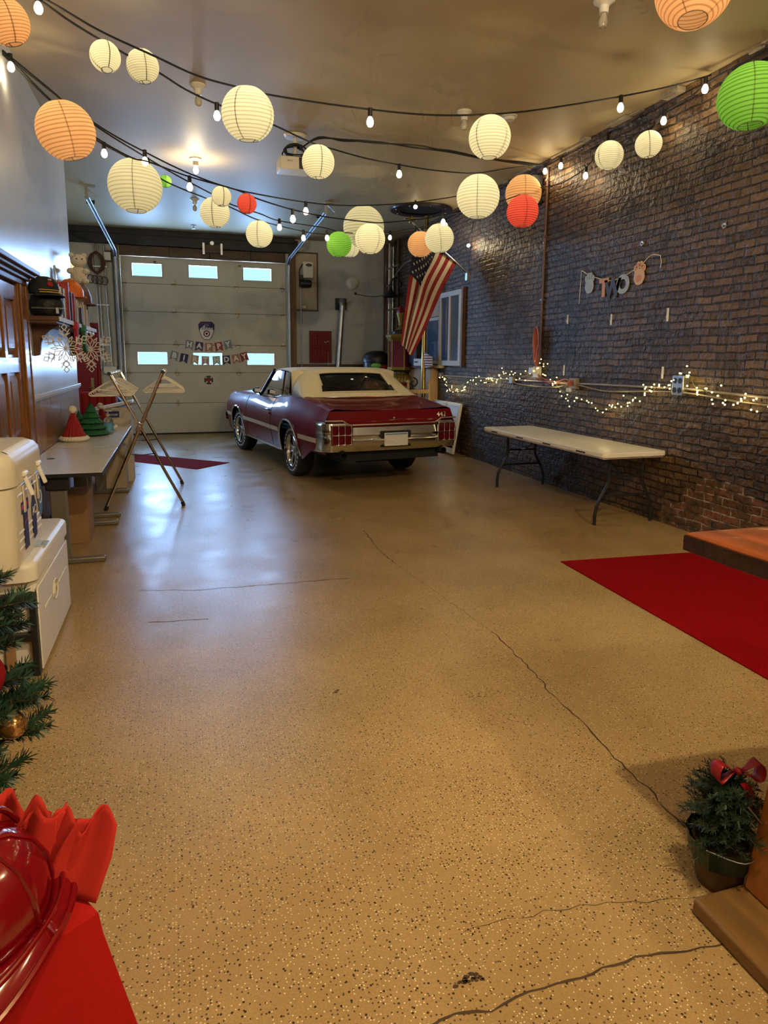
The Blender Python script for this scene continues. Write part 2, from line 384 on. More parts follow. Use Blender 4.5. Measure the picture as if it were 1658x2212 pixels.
# left wall: gloss paint above a chair rail, wood panelling below, ends at a corner beyond which the room widens
struct('wall_left', G().bb(XL - .22, XL, YF, 9.5, 1.28, ZC), m_wallL, smooth=0)
g = G(); g.bb(XL - .2, XL + .004, YF, 9.5, 0, 1.25)
y = YF
while y < 9.4:
    g.bb(XL + .004, XL + .0055, y + .0015, min(y + .5985, 9.5), .1, 1.245); y += .6
struct('wainscot_left', g, m_wains, label='wood panelling on the lower left wall', smooth=0)
m_rail = M('chair_rail', (.55, .55, .54), .3)
struct('trim_3', G().bb(XL - .01, XL + .03, 6.42, 9.56, 1.245, 1.285).bb(XL - .02, XL + .018, 6.42, 9.54, 1.225, 1.25), m_rail, bevel=.004)
struct('baseboard_left', G().bb(XL, XL + .02, YF, 9.5, 0, .1), m_dwood, smooth=0)
struct('wall_recess', G().bb(-3.6, -3.4, 9.3, YB + .3, 0, ZC).bb(-3.6, XL - .2, 9.25, 9.4, 0, ZC), m_wallBL, smooth=0)
struct('wall_front', G().bb(-3.6, 5.0, YF - .2, YF, 0, ZC), m_wallB, smooth=0)
toB = lambda x, z, h: (x, YB + h, z)
struct('wall_back', G().plate([2.365, XW + .2], [0, ZC], [], .25, toB), m_wallB, smooth=0)
struct('wall_back_left', G().plate([-3.6, -.99], [0, ZC], [], .25, toB), m_wallBL, smooth=0)
struct('wall_back_top', G().plate([-.99, 2.365], [3.665, ZC], [], .25, toB), m_oldwood, smooth=0)
# door header: dark beam, timber boards, jambs
m_soot = M('soot_black_beam', (.022, .018, .018), .55, noise=(4, .5), bump=(6, .5, .02))
g = G().bb(-2.9, 2.62, YB - .13, YB, 3.86, 4.12); g.bb(-2.9, 2.55, YB - .16, YB - .02, 4.05, 4.165)
struct('beam_1', g, m_soot, bevel=.01)
g = G(); x = -.98; q = random.Random(5)
for w in (.95, .8, .85, .7):
    g.bb(x + .004, x + w - .004, YB - .06 - q.uniform(0, .015), YB, 3.665, 3.865 - q.uniform(0, .02)); x += w
struct('trim_4', g, m_oldwood, smooth=0, bevel=.004)
struct('trim_5', G().bb(2.43, 2.57, YB - .09, YB, 0, 4.1), M('post_timber', (.20, .105, .045), .6, noise=(3, .5), stretch=(6, 6, .5)), smooth=0, bevel=.005)
struct('trim_6', G().bb(-1.13, -1.02, YB - .08, YB, 0, 3.95), m_oldwood, smooth=0, bevel=.005)
struct('baseboard_back', G().bb(2.57, XW, YB - .03, YB, 1.42, 1.5), m_dwood, smooth=0, bevel=.004)

# ------------------------------------------------------------------ garage door
m_gdoor = M('garage_door_paint', (.56, .52, .43), .5, noise=(2, .08))
m_line = M('dark_gap', (.05, .045, .04), .8)
m_pane = bpy.data.materials.new('window_glass'); m_pane.use_nodes = True
nt = m_pane.node_tree; nt.nodes.clear(); o_ = nd(nt, 'ShaderNodeOutputMaterial'); tr = nd(nt, 'ShaderNodeBsdfTransparent'); tr.inputs[0].default_value = (.93, .98, 1, 1)
gl_ = nd(nt, 'ShaderNodeBsdfGlossy', Roughness=.05); mx = nd(nt, 'ShaderNodeMixShader'); mx.inputs[0].default_value = .06
nt.links.new(tr.outputs[0], mx.inputs[1]); nt.links.new(gl_.outputs[0], mx.inputs[2]); nt.links.new(mx.outputs[0], o_.inputs[0])
DL, DR = -.985, 2.36
gd = thing('door_1', 'white sectional garage door with six small windows', 'door'); gd['kind'] = 'structure'
zs_ = [0.02, .665, 1.308, 1.894, 2.559, 3.121, 3.655]
WT = [(-.775, -.179, 3.26, 3.528), (.336, .930, 3.268, 3.535), (1.453, 2.065, 3.262, 3.535)]
WB = [(-.744, -.143, 1.474, 1.742), (.366, .979, 1.468, 1.734), (1.496, 2.094, 1.472, 1.734)]
YD = YB + .02
toD = lambda x, z, h: (x, YD + h, z)
for i in range(6):
    holes = WB if i == 2 else (WT if i == 5 else [])
    obj('panel', G().plate([DL, DR], [zs_[i] + .004, zs_[i + 1] - .004], holes, .05, toD), m_gdoor, gd, smooth=0)
obj('panel_gap', G().bb(DL, DR, YD + .025, YD + .045, .02, 3.6).plate([DL, DR], [0.02, 3.6], [], .001, lambda x, z, h: (x, YD + .046 + h, z)) if 0 else G().bb(DL, DR, YD + .01, YD + .045, .66, .67).bb(DL, DR, YD + .01, YD + .045, 1.303, 1.313).bb(DL, DR, YD + .01, YD + .045, 1.889, 1.899).bb(DL, DR, YD + .01, YD + .045, 2.554, 2.564).bb(DL, DR, YD + .01, YD + .045, 3.116, 3.126), m_line, gd, smooth=0)
obj('bottom_seal', G().bb(DL, DR, YD - .01, YD + .05, 0, .03), m_rubber, gd, smooth=0)
m_wframe = M('window_frame_grey', (.50, .49, .45), .5)
for (x0, x1, z0, z1) in WT + WB:
    t = .022
    wf = obj('window_frame', G().plate([x0 - t, x1 + t], [z0 - t, z1 + t], [(x0 + .012, x1 - .012, z0 + .012, z1 - .012)], .065, lambda x, z, h: (x, YD - .008 + h, z)), m_wframe, gd, bevel=.006)
    obj('pane', G().bb(x0, x1, YD + .03, YD + .036, z0, z1), m_pane, wf, smooth=0)
    la = lamp('daylight', 'AREA', ((x0 + x1) / 2, YD + .16, (z0 + z1) / 2), WINP, WINC, x1 - x0 + .08, (R(-90), 0, 0), z1 - z0 + .08)
m_hinge = M('hinge_metal', (.30, .28, .24), .45, .7)
for zz in (.665, 1.308, 1.894, 2.559, 3.121):
    for x in (-.93, .03, 1.31, 2.29):
        g = G().prism([(x - .045, zz), (x, zz + .085), (x + .045, zz), (x, zz - .085)], .012, lambda a, b, h: (a, YD - .014 + h, b))
        g.cyl((x - .05, YD - .018, zz), (x + .05, YD - .018, zz), .013, n=8)
        obj('hinge', g, m_hinge, gd)
g = G()
for x in (-.35, 1.36): g.bb(x, x + .06, YD - .02, YD, 3.545, 3.57)
obj('bracket', g, m_black, gd)
# tracks: vertical rail, curve and sloping rail up to the ceiling
m_track = M('track_steel', (.45, .50, .56), .38, .9, noise=(20, .25))
for (sx, top, lab) in ((-1.06, (-1.17, 11.35, 4.0), 'steel door track rising along the left side of the garage door'), (2.41, (2.46, 11.2, 4.0), 'steel door track rising along the right side of the garage door')):
    tr_ = thing('garage_track', lab, 'door track', (sx, YB - .1, 0))
    P0 = Vector((0, 0, .05)); pts = [P0, Vector((0, 0, 3.35)), Vector((0, -.04, 3.6)), Vector((0, -.2, 3.72))]
    end = Vector(top) - Vector((sx, YB - .1, 0)); pts.append(end)
    g = G()
    for dx, rr2 in ((-.025, .012), (.025, .012)): g.tube([p + Vector((dx, 0, 0)) for p in pts], rr2, 6)
    vs = []; 
    for p in pts: vs += [p + Vector((-.03, .012, .012)), p + Vector((.03, .012, .012))]
    g.add(vs, [(2 * i, 2 * i + 1, 2 * i + 3, 2 * i + 2) for i in range(len(pts) - 1)])
    obj('rail', g, m_track, tr_)
    g = G().bb(end.x - .02, end.x + .02, end.y - .02, end.y + .02, end.z - .03, ZC); g.bb(end.x - .03, end.x + .12, end.y - .03, end.y + .03, ZC - .02, ZC)
    g.box((end.x + .06, end.y, (end.z + ZC) / 2), (.22, .03, .004), Matrix.Rotation(R(40), 3, 'Y'))
    obj('hanger_strap', g, m_hinge, tr_)
    g = G().cyl((end.x - .06, end.y + .5, end.z + .03), (end.x + .06, end.y + .5, end.z + .03), .03, n=12)
    obj('roller', g, m_black, tr_)
# spring shaft brackets on the beam
t = thing('shaft_bracket', 'steel shaft brackets bolted to the dark beam over the garage door', 'bracket', (.82, YB - .15, 3.9))
obj('plate', G().bb(-.2, .22, -.02, 0, -.12, .03), m_oldwood, t); [obj('clevis', gg, m_steel, t) for gg in (G().bb(-.19, -.15, -.05, -.02, -.16, .06), G().bb(.17, .21, -.05, -.02, -.16, .06), G().cyl((0, -.05, .06), (0, 0, .06), .04))]
# ------------------------------------------------------------------ the convertible (x right, y forward, origin on the floor under the rear axle)
m_paint = M('burgundy_car_paint', (.135, .0016, .007), .4, coat=.3, spec=.1)
m_stripe = M('cream_stripe', (.62, .55, .42), .35)
m_top = M('cream_vinyl_top', (.74, .67, .48), .62, bump=(220, .12, .002))
m_dark = M('black_underbody', (.008, .008, .008), .8)
m_int = M('dark_interior', (.02, .02, .022), .6)
m_lens = M('red_lamp_lens', (.10, .003, .008), .2, coat=.3)
m_tint = bpy.data.materials.new('tinted_car_glass'); m_tint.use_nodes = True
nt = m_tint.node_tree; nt.nodes.clear(); o_ = nd(nt, 'ShaderNodeOutputMaterial'); tr = nd(nt, 'ShaderNodeBsdfTransparent'); tr.inputs[0].default_value = (.42, .47, .46, 1)
gl_ = nd(nt, 'ShaderNodeBsdfGlossy', Roughness=.03); mx = nd(nt, 'ShaderNodeMixShader'); fr_ = nd(nt, 'ShaderNodeFresnel'); fr_.inputs[0].default_value = 1.6
nt.links.new(fr_.outputs[0], mx.inputs[0]); nt.links.new(tr.outputs[0], mx.inputs[1]); nt.links.new(gl_.outputs[0], mx.inputs[2]); nt.links.new(mx.outputs[0], o_.inputs[0])

CARA = R(8.5)
car = thing('car', 'dark red vintage convertible with cream folding top and chrome rear bumper', 'car', (2.402, 9.27, 0), CARA)
YR, YFR, WBASE = -1.30, 4.15, 3.0
def lerp_tab(t, x):
    if x <= t[0][0]: return t[0][1]
    for (a, b), (c, d) in zip(t, t[1:]):
        if x <= c:
            k = (x - a) / (c - a); k = k * k * (3 - 2 * k) * .5 + k * .5
            return b + (d - b) * k
    return t[-1][1]
BELT = [(-1.30, 1.0), (-1.0, 1.035), (-.4, 1.10), (.1, 1.115), (.5, 1.085), (1.0, 1.04), (1.8, 1.03), (2.6, 1.01), (3.6, .985), (4.0, .95), (4.15, .90)]
BW = [(-1.30, .845), (-.9, .865), (0, .885), (.5, .86), (1.0, .845), (2.0, .86), (3.0, .875), (3.8, .86), (4.15, .80)]     # half width at the belt
MW = [(-1.30, .915), (-.8, .955), (0, .985), (.6, .965), (1.5, .955), (2.6, .955), (3.1, .968), (3.8, .945), (4.15, .87)]  # at mid height
LW = [(-1.30, .87), (-.6, .90), (1.5, .90), (3.4, .90), (4.15, .82)]
ZM, ZL = .70, .30
def halfw(y, z):
    b = lerp_tab(BELT, y); wb, wm, wl = lerp_tab(BW, y), lerp_tab(MW, y), lerp_tab(LW, y)
    if z >= ZM:
        t = min(1, (z - ZM) / (b - ZM)); return wm + (wb - wm) * (t ** 2.2)
    t = min(1, (ZM - z) / (ZM - ZL)); return wm + (wl - wm) * (t ** 1.7)
ARCH = .425
def zlow(y):
    z = ZL + (.16 if y < -.45 else 0) * min(1, (-.45 - y) / .4)
    for yc in (0.02, WBASE):
        d = abs(y - yc)
        if d < ARCH: z = max(z, .33 + .50 * (1 - (d / ARCH) ** 2.6) ** .5 * .90)
    return z
ys = set([YR, YFR]); k = YR
while k < YFR: ys.add(round(k, 3)); k += .06
for yc in (0.02, WBASE):
    for i in range(25): ys.add(round(yc - ARCH * cos(pi * i / 24), 4))
    ys.add(yc - ARCH - .002); ys.add(yc + ARCH + .002)
ys = sorted(ys); NV = 16
def side(sx):
    vs = []; fs = []
    for y in ys:
        a, b = zlow(y), lerp_tab(BELT, y)
        for j in range(NV + 1):
            z = a + (b - a) * (j / NV); vs.append((sx * halfw(y, z), y, z))
        # rounded shoulder and inner return of the lower edge
    n = NV + 1
    for i in range(len(ys) - 1):
        for j in range(NV): fs.append((i * n + j, i * n + j + 1, (i + 1) * n + j + 1, (i + 1) * n + j))
    return vs, fs
body = G()
for sx in (-1, 1): body.add(*side(sx))
def lid(y0, y1, crown, inset=0.0, zoff=0, nx=20, ny=14, drop=None):
    def fn(u, v):
        y = y0 + (y1 - y0) * v; t = u * 2 - 1; w = lerp_tab(BW, y) - inset; z = lerp_tab(BELT, y)
        e = 1 - abs(t) ** 3
        sh = .022 * (1 - (1 - min(1, (1 - abs(t)) / .10)) ** 2)      # shoulder rise then a flat lid slightly below it
        return (t * w, y, z + zoff + sh + crown * e - (drop(y, t) if drop else 0))
    return fn
dk = lambda y, t: .028 * max(0, 1 - abs(t) / .86) ** .35 * 1.0
body.grid(lid(YR, -.15, .0, drop=dk), 28, 14)
body.grid(lid(1.72, YFR, .03), 24, 18)
body.grid(lambda u, v: ((u * 2 - 1) * (lerp_tab(BW, -.15)), -.15 + .5 * v, 1.09 - .14 * v), 8, 3)
# rear panel under the lid, nose, cowl wall, floor pan
body.grid(lambda u, v: ((u * 2 - 1) * (lerp_tab(BW, YR) + (halfw(YR, .55) - lerp_tab(BW, YR)) * v ** .5), YR - .035 * sin(pi * min(1, v * 1.3)) * (1 - abs(u * 2 - 1) ** 6), (lerp_tab(BELT, YR) + .0) * (1 - v) + .5 * v - (0.006 if v == 0 else 0)), 26, 8)
body.grid(lambda u, v: ((u * 2 - 1) * halfw(YFR, .9 - .45 * v), YFR + .02 * sin(pi * v), lerp_tab(BELT, YFR) * (1 - v) + .42 * v), 14, 6)
obj('body', body, m_paint, car, smooth=50)
ub = G()
ub.bb(-.84, .84, .47, WBASE - .47, .30, .62); ub.bb(-.70, .70, -1.26, .47, .36, .6); ub.bb(-.70, .70, WBASE - .47, 4.08, .34, .9); ub.bb(-.84, .84, 1.75, 2.45, .3, .95)
ub.bb(-.84, .84, -1.24, -.46, .5, .62); ub.cyl((-.75, 0.02, .34), (.75, 0.02, .34), .05); ub.bb(-.3, .3, -.2, .24, .22, .46); ub.bb(-.35, .35, -1.0, -.5, .30, .5)
obj('underbody', ub, m_dark, car, smooth=0)
it = G().bb(-.8, .8, -.1, 1.75, .6, .66); it.bb(-.8, .8, 1.45, 1.78, .66, 1.02)
it.add([(-.8, -.2, 1.05), (.8, -.2, 1.05), (.8, -.2, .6), (-.8, -.2, .6)], [(0, 1, 2, 3)])
obj('interior', it, m_int, car, bevel=.03)
for x0, x1, y0, h in ((-.72, -.1, .75, 1.10), (.1, .72, .75, 1.10), (-.7, .7, -.06, 1.05)):
    obj('seat', G().box(((x0 + x1) / 2, y0, (h + .6) / 2), (x1 - x0, .16, h - .6), Matrix.Rotation(R(-8), 3, 'X')).bb(x0, x1, y0, y0 + .5, .6, .78), m_int, car, bevel=.05, seg=3)
obj('steering_wheel', G().tube([(-.4 + .19 * cos(a), 1.3 - .07 * sin(a), 1.03 + .17 * sin(a)) for a in [2 * pi * i / 20 for i in range(20)]], .013, 6, closed=True).cyl((-.4, 1.3, 1.03), (-.4, 1.5, .95), .02), m_black, car)
# cream side stripe with a thin proud thickness
for sx in (-1, 1):
    for (a, b) in ((-1.28, .02 - ARCH - .02), (.02 + ARCH + .02, WBASE - ARCH - .02), (WBASE + ARCH + .02, 4.05)):
        obj('side_stripe', G().grid(lambda u, v: (sx * (halfw(a + (b - a) * u, .585 + .062 * v + .02 * (1 - u) * (a < -.5)) + .003), a + (b - a) * u, .585 + .062 * v), 16, 3), m_stripe, car)
    for yc in (0.02, WBASE):
        pts = []
        for i in range(33):
            y = yc - (ARCH + .004) * cos(pi * i / 32); d = min(1, abs(y - yc) / (ARCH + .004)); z = max(.34, .335 + .50 * max(0, (1 - d ** 2.6)) ** .5 * .90)
            pts.append((sx * (halfw(y, z) + .004), y, z))
        obj('wheel_arch_trim', G().tube(pts, .015, 6), m_chrome, car)
    obj('rocker_trim', G().bb(sx * .895 - .012, sx * .895 + .012, .5, 2.52, .30, .36), m_chrome, car, bevel=.006)
    # belt moulding, door seams
    obj('belt_moulding', G().tube([(sx * (lerp_tab(BW, y) - .005), y, lerp_tab(BELT, y) + .012) for y in [.28 + i * (1.75 - .28) / 14 for i in range(15)]], .009, 6), m_chrome, car)
    for yy in (.86, 2.36):
        obj('door_seam', G().tube([(sx * (halfw(yy, z) + .0005), yy, z) for z in [.36 + (lerp_tab(BELT, yy) - .37) * i / 12 for i in range(13)]], .004, 5), m_dark, car)
    dh = obj('door_handle', G().box((sx * (halfw(1.02, .86) + .018), 1.05, .865), (.02, .15, .026)).cyl((sx * halfw(.93, .82), .93, .82), (sx * (halfw(.93, .82) + .03), .93, .82), .02, n=10), m_chrome, car, bevel=.008)
    # side glass with its chrome divider
    gw = G().add([(sx * .835, .33, 1.10), (sx * .80, .33, 1.43), (sx * .79, 1.08, 1.45), (sx * .835, 1.74, 1.06)], [(0, 1, 2, 3)])
    obj('side_window', gw, m_tint, car, smooth=0)
    obj('window_divider', G().tube([(sx * .838, .66, 1.08), (sx * .803, .60, 1.44)], .009, 6), m_chrome, car)
    obj('windscreen_pillar', G().tube([(sx * .84, 1.78, 1.05), (sx * .80, 1.12, 1.455)], .022, 8), m_black, car)
    # side marker, quarter-panel crease
    obj('side_marker', G().box((sx * (halfw(-1.1, .50) + .004), -1.1, .50), (.012, .12, .035)), m_lens, car, bevel=.004)
# wing mirror on the left door
mi = obj('wing_mirror', G().ball((-.95, 1.62, 1.125), .065, 14, 8, (1.15, .8, .75)).cyl((-.87, 1.66, 1.04), (-.92, 1.64, 1.1), .015), m_black, car)
obj('mirror_glass', G().box((-.95, 1.568, 1.125), (.10, .006, .06)), m_chrome, mi, bevel=.002)
# windscreen and its frame
obj('windscreen', G().grid(lambda u, v: ((u * 2 - 1) * (.83 - .04 * v), 1.80 - .70 * v + .09 * (1 - (u * 2 - 1) ** 2), 1.045 + .40 * v), 10, 6), m_tint, car)
# ---- folding top: sides drop to the belt behind the door glass, back slopes to the deck
def shell(u, s, off=0.0):
    """u 0..1 left-right over the top, s 0..1 from the windscreen header to the deck"""
    t = u * 2 - 1
    if s < .42:
        k = s / .42; y = 1.12 - .84 * k; zt = 1.452 + .05 * sin(pi * min(1, k * .75 + .12)); w = .80 + .01 * k; drop = .045
    else:
        k = (s - .42) / .58; y = .28 - .10 * k; zt = 1.486 - .02 * k; w = .81 + .055 * k ** .6; drop = None
    p = 3.6
    prof = (1 - abs(t) ** p) ** (1 / p) if abs(t) < 1 else 0
    if drop is not None:
        return Vector((t * w, y, zt - drop * (1 - prof) + off * .5))
    # back part: slanted, top edge moves back and down
    zt2 = 1.490 - .385 * max(0, (k - .16) / .84) ** 1.15 if k > .16 else 1.490 - .01 * k
    yy = .28 - .66 * k - .02 * k * (1 - t * t)
    base = 1.105 - .01 * k
    zz = base + (zt2 - base) * prof
    ww = w - .055 * (zz - base) / .385
    xx = t * ww
    return Vector((xx, yy - .0, zz))
RW = lambda u, s: .60 < s < .925 and .17 + .035 * (1 - (s - .6) / .32) < u < .83 - .035 * (1 - (s - .6) / .32)
def shell_pt(u, v):
    # concentrate samples near the sides
    t = u * 2 - 1; t = sin(t * pi / 2) * .75 + t * .25
    return shell((t + 1) / 2, v)
NU, NS = 48, 60
tg = G()
def wskip(u, v):
    t = u * 2 - 1; t = sin(t * pi / 2) * .75 + t * .25
    return RW((t + 1) / 2, v)
tg.grid(shell_pt, NU, NS, skip=wskip)
topo = obj('folding_top', tg, m_top, car, smooth=60)
sm = topo.modifiers.new('thick', 'SOLIDIFY'); sm.thickness = .018; sm.offset = -1
wg = G()
wg.grid(lambda u, v: shell(.165 + .67 * u, .59 + .345 * v) + Vector((0, .012, -.012)), 12, 8)
obj('rear_window', wg, m_tint, car)
obj('window_binding', G().tube([shell(.5 + sx_ * (.305 + .03 * ((s_ - .6) / .32)), s_) + Vector((0, -.004, .004)) for (sx_, s_) in [(-1 + 2 * i / 14, .605) for i in range(15)] + [(1, .605 + .315 * i / 10) for i in range(1, 11)] + [(1 - 2 * i / 14, .92) for i in range(1, 15)] + [(-1, .92 - .315 * i / 10) for i in range(1, 10)]], .009, 6, closed=True), m_top, topo)
obj('top_trim', G().tube([shell(i / 40, 1.0) + Vector((0, -.004, .004 + (0.02 if 0 < i < 40 else 0) * 0)) for i in range(41)], .010, 6), m_chrome, car)
g = G()
for sx in (-1, 1): g.tube([(sx * .875, .30 - .68 * i / 12, 1.10 + .012) for i in range(13)], .010, 6)
obj('quarter_trim', g, m_chrome, car)
# ---- chrome rear bumper wrapping the tail
def bumper(u, v):
    x = (u * 2 - 1); ax = abs(x)
    prof = [(.0, .0), (-.065, .012), (-.095, .10), (-.098, .17), (-.07, .21), (-.085, .235), (-.06, .335), (0.0, .345)]
    f = v * (len(prof) - 1); i = min(int(f), len(prof) - 2); t = f - i
    dy = prof[i][0] * (1 - t) + prof[i + 1][0] * t; dz = prof[i][1] * (1 - t) + prof[i + 1][1] * t
    top = .30 + (.065 if ax > .70 else .0) + (.0 if ax > .72 else 0)
    step = min(1, max(0, (ax - .60) / .10)); step = step * step * (3 - 2 * step)
    z = .49 + dz / .345 * (.315 + .055 * step)
    wrap = max(0, ax - .90) / .10
    xx = x * .955 if ax < .90 else math.copysign(.8595 + .085 * sin(wrap * pi / 2), x)
    yy = YR - .02 + dy * (1 - .0 * wrap) + .03 * ax * ax + (.30 * (1 - cos(wrap * pi / 2)) if ax > .9 else 0) + (.0)
    return (xx, yy, z)
bp = obj('rear_bumper', G().grid(bumper, 60, 21), m_chrome, car, smooth=45)
for sx in (-1, 1):
    tl = obj('tail_light', G().plate([sx * .735 - .135, sx * .735 + .135], [.585, .835], [(sx * .735 - .118 + .081 * i, sx * .735 - .118 + .081 * i + .072, z0, z0 + .105) for i in range(3) for z0 in (.60, .718)], .03, lambda x, z, h: (x, YR - .145 + h + .03 * x * x, z)), m_chrome, car, bevel=.004)
    for i in range(3):
        for z0 in (.60, .718):
            x = sx * .735 - .118 + .081 * i + .036
            obj('lens', G().box((x, YR - .118 + .03 * x * x, z0 + .0525), (.074, .02, .107)), m_lens, tl, bevel=.006)
    obj('tail_light_housing', G().box((sx * .735, YR - .055, .71), (.25, .08, .23)), m_dark, tl, smooth=0)
    obj('exhaust_tip', G().lathe([(.038, 0), (.045, 0), (.045, .22), (.038, .22), (.036, .02), (.036, .2)], 16, (sx * .70, YR - .10, .455), 'y'), m_dark, car)
# number plate in its recess, plate left blank as in the photograph
obj('plate_recess', G().bb(-.22, .22, YR - .112, YR - .06, .535, .745), m_dark, car, bevel=.02)
np_ = obj('number_plate', G().bb(-.165, .165, YR - .125, YR - .113, .553, .72), M('plate_white', (.62, .62, .60), .4), car, bevel=.006)
obj('plate_band', G().bb(-.15, .15, YR - .1265, YR - .125, .695, .71), M('plate_blue', (.12, .22, .42), .4), np_, smooth=0)
# trunk crease with red-pink trim line above the bumper, model figures on the lid
tp = []
for i in range(41):
    x = -.92 + 1.84 * i / 40; st = min(1, max(0, (abs(x) - .60) / .10)); st = st * st * (3 - 2 * st)
    tp.append((x, YR - .055 + .03 * x * x, .825 + .055 * st))
obj('trunk_trim', G().tube(tp, .010, 6), M('bright_trim', (.75, .6, .58), .25, .8), car)
text('lettering', '442', .085, m_chrome, car, mat3((1, 0, 0), (0, .12, 1), (.70, YR - .030, .925)), .003, .001, space=1.1)
obj('trunk_lock', G().cyl((0, YR - .055, .90), (0, YR - .03, .90), .013, n=12), m_chrome, car)
# ---- wheels
def wheel(x, y, sx, steer=0):
    t = obj('wheel', G().lathe([(.215, -.105), (.24, -.115), (.335, -.11), (.362, -.08), (.367, 0), (.362, .08), (.335, .11), (.24, .115), (.215, .105), (.21, .0), (.215, -.105)], 40, ax='x'), m_rubber, car, loc=(x, y, .367), rotz=steer)
    f = sx * .09
    obj('rim', G().lathe([(.235, f + sx * .02), (.22, f + sx * .028), (.205, f + sx * .01), (.195, f - sx * .05), (.2, f - sx * .09), (.235, f)], 36, ax='x'), m_chrome, t)
    sp = G()
    for i in range(5):
        a = 2 * pi * i / 5 + .3
        sp.box((f - sx * .03, cos(a) * .125, sin(a) * .125), (.03, .145, .065), Matrix.Rotation(a, 3, 'X'))
    sp.lathe([(.001, f + sx * .0), (.045, f), (.06, f - sx * .02), (.085, f - sx * .05)], 20, ax='x'); sp.lathe([(.001, f - sx * .075), (.2, f - sx * .075)], 28, ax='x')
    obj('spoke', sp, m_steel, t, bevel=.006)
    obj('wheel_hub', G().lathe([(.001, f + sx * .03), (.03, f + sx * .025), (.036, f - sx * .02)], 16, ax='x'), m_chrome, t)
    g = G()
    for i in range(26):
        if i % 13 in (11, 12): continue
        a = 2 * pi * i / 26
        g.box((sx * .1135, cos(a) * .285, sin(a) * .285), (.004, .022, .036), Matrix.Rotation(a + .0, 3, 'X'))
    obj('tyre_lettering', g, m_paper, t, smooth=0)
wheel(-.80, .02, -1); wheel(.80, .02, 1); wheel(-.80, WBASE, -1, R(6)); wheel(.80, WBASE, 1, R(6))
# front end: bumper, grille, headlamps (faces away from the viewer)
obj('front_bumper', G().grid(lambda u, v: ((u * 2 - 1) * .90, 4.20 - .10 * abs(u * 2 - 1) ** 4 + .05 * sin(pi * v), .46 + .14 * v), 24, 6), m_chrome, car)
for sx in (-1, 1):
    for dx in (.5, .68): obj('headlamp', G().lathe([(.001, .03), (.06, .025), (.08, 0), (.085, -.02)], 18, (sx * dx, 4.17, .72), 'y'), m_chrome, car)
obj('antenna', G().cyl((.78, 3.0, .99), (.76, 2.9, 1.75), .003, n=6), m_chrome, car)
# ------------------------------------------------------------------ paper lanterns: ribbed paper globe lit by the lamp inside it
def paper(name, col, lit, seam=.62):
    m = bpy.data.materials.new(name); m.use_nodes = True; nt = m.node_tree; nt.nodes.clear(); L = nt.links.new
    o = nd(nt, 'ShaderNodeOutputMaterial'); d = nd(nt, 'ShaderNodeBsdfDiffuse'); t = nd(nt, 'ShaderNodeBsdfTranslucent'); mx = nd(nt, 'ShaderNodeMixShader'); mx.inputs[0].default_value = .6
    at = nd(nt, 'ShaderNodeAttribute', attribute_name='rib'); rp = nd(nt, 'ShaderNodeMix', data_type='RGBA')
    L(at.outputs['Fac'], rp.inputs[0]); rp.inputs[6].default_value = c4(col); rp.inputs[7].default_value = c4(tuple(x * seam for x in lit))
    L(rp.outputs[2], d.inputs[0]); L(rp.outputs[2], t.inputs[0]); L(d.outputs[0], mx.inputs[1]); L(t.outputs[0], mx.inputs[2]); L(mx.outputs[0], o.inputs[0]); return m
PAPER = {'w': paper('cream_paper', (.90, .87, .68), (.88, .82, .60)), 'o': paper('orange_paper', (.90, .55, .29), (.80, .36, .14)), 'g': paper('green_paper', (.34, .68, .13), (.16, .46, .05)), 'r': paper('red_paper', (.88, .15, .11), (.60, .06, .04))}
m_wire = M('lantern_wire', (.12, .10, .07), .5, .6)
NRIB = 17
_lm = {}
def lantern_mesh(c):
    """unit-radius ribbed globe, open at the two mouths"""
    if c in _lm: return _lm[c]
    g = G(); prof = []; rib = []
    z0, z1 = -.93, .93
    n = NRIB * 4
    for i in range(n + 1):
        t = i / n; a = math.asin(z0) + (math.asin(z1) - math.asin(z0)) * t; ph = (t * NRIB) % 1.0
        puff = 1 + .012 * (sin(pi * ph) - .5); prof.append((cos(a) * puff, sin(a))); rib.append(1.0 if i % 4 == 0 else 0.0)
    N = 56
    g.lathe(prof, N)
    me = bpy.data.meshes.new('shade'); me.from_pydata(g.v, [], g.f); me.update()
    at = me.attributes.new('rib', 'FLOAT', 'POINT')
    vals = []
    for i in range(n + 1):
        for j in range(N):
            vals.append(max(rib[i], 0.0))
    at.data.foreach_set('value', vals)
    me.polygons.foreach_set('use_smooth', [True] * len(me.polygons)); me.materials.append(PAPER[c]); _lm[c] = me
    return me
